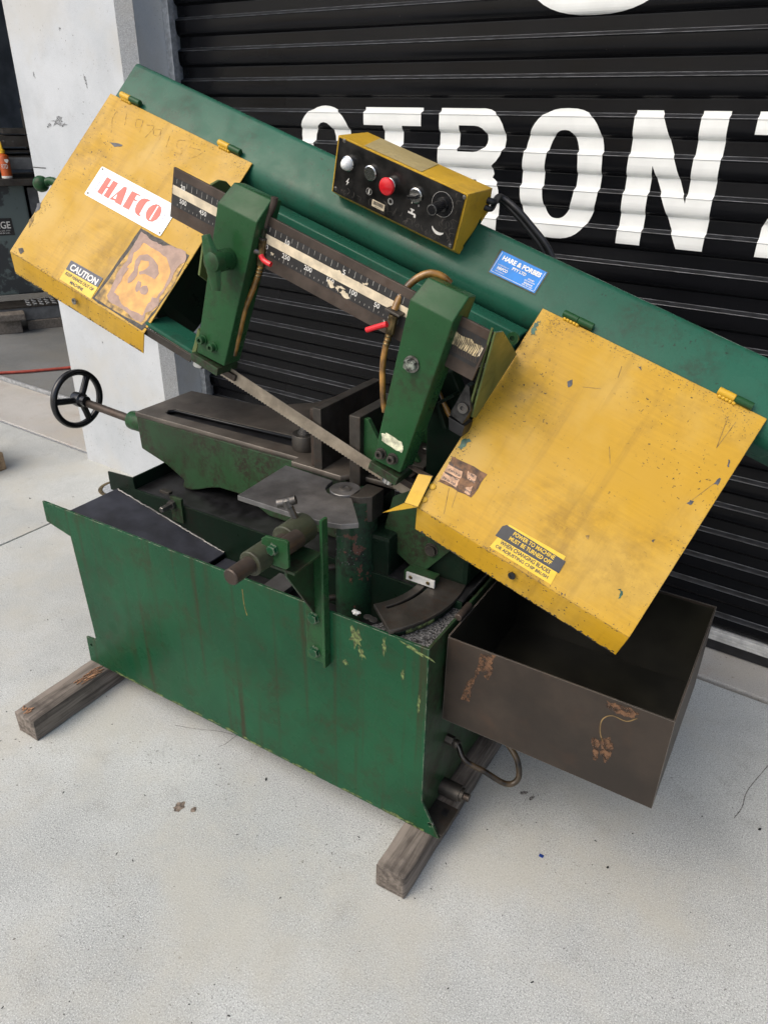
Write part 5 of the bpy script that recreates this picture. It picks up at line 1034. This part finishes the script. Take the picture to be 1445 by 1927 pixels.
# maker's label on the bow
bl = plate('dealer_label', [[(-0.9816,1.7379),(-0.8719,1.7373),(-0.8713,1.6867),(-0.9803,1.6852)]], NC - .0042, NC - .0036, SIGN_BLUE, bow, TILT)
fr_ = [(-0.9872,1.7405),(-0.8680,1.7393),(-0.8678,1.6832),(-0.9837,1.6822)]
plate('label_frame', [fr_, ([(-0.9816,1.7379),(-0.8719,1.7373),(-0.8713,1.6867),(-0.9803,1.6852)])[::-1]], NC - .0044, NC - .0038, GREEN_DIRTY, bow, TILT)
lx, ly = -.926, 1.712; zb = NC - .0033
lettering('lettering', [('HARE & FORBES', lx + .001, ly + .0135, .011, .092, 0, .045), ('PTY LTD', lx + .002, ly + .001, .0068, .033, 0, .04), ('HAFCO', lx - .032, ly - .0105, .007, .025, 0, .04), ('DISTRIBUTORS OF', lx - .034, ly - .0035, .0026, .026, 0, 0), ('MACHINERY', lx - .034, ly - .018, .0028, .022, 0, 0),
    ('SYDNEY', lx + .034, ly - .0045, .0036, .015, 0, .02), ('(02) 633 4099', lx + .033, ly - .0095, .0036, .024, 0, .02), ('BRISBANE', lx + .033, ly - .0145, .0036, .02, 0, .02), ('(07) 344 1022', lx + .033, ly - .0195, .0036, .024, 0, .02)], TILT, PRINT_WHITE, bl, zb)
link('label_outline', from_bm(strokes_bm([[(-.9785, 1.689), (-.8745, 1.689)], [(-.8745, 1.689), (-.8745, 1.735)], [(-.9785, 1.735), (-.9785, 1.689)]], .0008, zb), 'label_outline'), TILT, PRINT_WHITE, bl)

# ------------------------------------------------------------------ swarf tray hung on the end of the saw
TR = empty('swarf_tray', (-.27, 1.3, .36), 'deep dark brown sheet steel swarf tray hung on the right end of the saw', 'tray')
bm = bmesh.new(); t = .003; X0, X1, Y0, Y1, Z0, Z1 = -.4965, -.052, 1.096, 1.50, .357, .580
def tb(*b): add_box(bm, *b)
tb(X0, X1, Y0, Y0 + t, Z0, Z1 - .004); tb(X0, X1, Y1 - t, Y1, Z0, Z1); tb(X0, X0 + t, Y0 + t, Y1 - t, Z0, Z1); tb(X1 - t, X1, Y0 + t, Y1 - t, Z0, Z1 - .004); tb(X0 + t, X1 - t, Y0 + t, Y1 - t, Z0, Z0 + t)
link('tray_body', from_bm(bm, 'tray_body'), W, TRAYM, TR)
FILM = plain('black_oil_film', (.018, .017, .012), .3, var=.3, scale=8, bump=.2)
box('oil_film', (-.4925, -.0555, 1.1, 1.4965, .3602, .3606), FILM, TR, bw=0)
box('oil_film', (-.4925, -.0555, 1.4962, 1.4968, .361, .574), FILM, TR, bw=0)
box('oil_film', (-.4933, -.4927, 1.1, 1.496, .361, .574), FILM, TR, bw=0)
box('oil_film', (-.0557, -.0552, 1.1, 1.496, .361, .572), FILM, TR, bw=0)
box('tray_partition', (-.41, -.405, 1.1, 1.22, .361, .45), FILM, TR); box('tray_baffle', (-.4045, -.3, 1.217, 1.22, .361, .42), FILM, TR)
cyl('hook_roll', .008, (-.502, 1.205, .588), (-.502, 1.15, .588), STEEL_BROWN, TR)
TF = XZ @ Matrix.Translation((0, 0, -Y0))
for i, pts in enumerate(([(-0.4255,0.5651),(-0.3932,0.5757),(-0.3994,0.5123),(-0.4082,0.5082),(-0.4160,0.5264),(-0.4243,0.5154),(-0.4398,0.4331),(-0.4560,0.4329),(-0.4500,0.4813),(-0.4328,0.5042)], [(-0.1690,0.5650),(-0.1468,0.5706),(-0.1134,0.5672),(-0.1181,0.5513),(-0.1584,0.5479),(-0.1696,0.5525)], [(-0.1680,0.4762),(-0.1514,0.4887),(-0.1409,0.4476),(-0.1509,0.4197),(-0.1641,0.4345)], [(-0.1820,0.4687),(-0.1700,0.4715),(-0.1661,0.4223),(-0.1746,0.4137)])):
    plate('rust_stain', [rag(pts, .0035, 5, i)], .0003, .0006, RUST, TR, TF)
link('rust_run', from_bm(strokes_bm([[(-0.1135,0.5537),(-0.1310,0.5379),(-0.1569,0.5383),(-0.1723,0.5200),(-0.1711,0.4889),(-0.1610,0.4656)]], .0022, .0005), 'rust_run'), TF, plain('tan_run', (.2, .13, .05), .6, var=.3), TR)

# ------------------------------------------------------------------ marks on the slab
OILSPOT = plain('brown_oil_spot', (.20, .155, .12), .6, var=.4, scale=90, bump=0)
slab = ground.children[0]
slab = [c for c in ground.children if c.name == 'concrete_slab'][0]
for i, (px, rx, ry) in enumerate((([(-1.0582,0.8240)][0], .012, .016), ([(-1.0217,0.8357)][0], .007, .008), ([(-0.3562,1.3151)][0], .012, .005), ([(-0.3330,1.3102)][0], .010, .004))):
    plate('oil_spot', [blob(px[0], px[1], rx, ry, .4 * i, 18, i + 40, .22)], .0003, .0006, OILSPOT if i < 2 else SCUFF2, slab, W)
link('hairline_crack', from_bm(strokes_bm([[(-1.0917,1.0919),(-1.0996,1.0683),(-1.1021,1.0392),(-1.1113,1.0221)], [(-1.2672,1.0166),(-1.2075,1.0376),(-1.1525,1.0629),(-1.0987,1.0781)]], .0016, .0004), 'hairline_crack'), W, SCUFF2, slab)
link('hairline_crack', from_bm(strokes_bm([[(0.1620,1.7484),(0.1346,1.6579),(0.1244,1.6114),(0.1226,1.5620),(0.1107,1.5173)]], .0022, .0004), 'hairline_crack'), W, SCUFF2, slab)
# ------------------------------------------------------------------ small things
box('blue_scrap', (-.0, .01, -.004, .004, 0, .001), BLUESCRAP, None, Matrix.Translation((*([(-0.2585,1.1658)][0]), .0005)), bw=0, label='tiny blue scrap of plastic on the slab right of the saw', cat='scrap')
for i, (x, y) in enumerate([(-0.6684,1.0602),(-0.6522,1.0552)]):
    lathe('washer', [(.004, 0), (.009, 0), (.009, .002), (.004, .002)], (x, y + .004, .577 + .0025 * i), (.2 * i, .1, 1), STEEL, None, W, n=20, label=('loose steel washer by the front lip of the trough', 'steel washer leaning on another in the trough')[i], cat='washer', group='washers in the trough')
wp = [(-0.6950,1.0541)][0]
bm = bmesh.new(); bmesh.ops.create_icosphere(bm, subdivisions=2, radius=.008, matrix=Matrix.Translation((wp[0], wp[1] + .006, .582)) @ Matrix.Diagonal((1.2, .8, .6, 1)))
for v in bm.verts: v.co += Vector((random.uniform(-1, 1), random.uniform(-1, 1), random.uniform(-1, 1))) * .0018
link('paper_scrap', from_bm(bm, 'paper_scrap'), W, PRINT_WHITE, None, label='crumpled white paper scrap at the lip of the trough', cat='scrap')
bm = bmesh.new(); rn = random.Random(11)
for i in range(420):
    x, y = rn.uniform(-3.2, 1.2), rn.uniform(.25, 2.0); s = rn.uniform(.0008, .0024) * (2.0 if rn.random() < .05 else 1)
    M = Matrix.Translation((x, y, s * .3)) @ Matrix.Rotation(rn.uniform(0, 3), 4, 'Z') @ Matrix.Diagonal((s * rn.uniform(.6, 2.2), s * .7, s * .4, 1))
    bmesh.ops.create_icosphere(bm, subdivisions=1, radius=1, matrix=M)
link('grit', from_bm(bm, 'grit'), W, OIL_SHADE_BLACK, None, kind='stuff', label='scattered dark grit on the concrete slab', cat='grit')
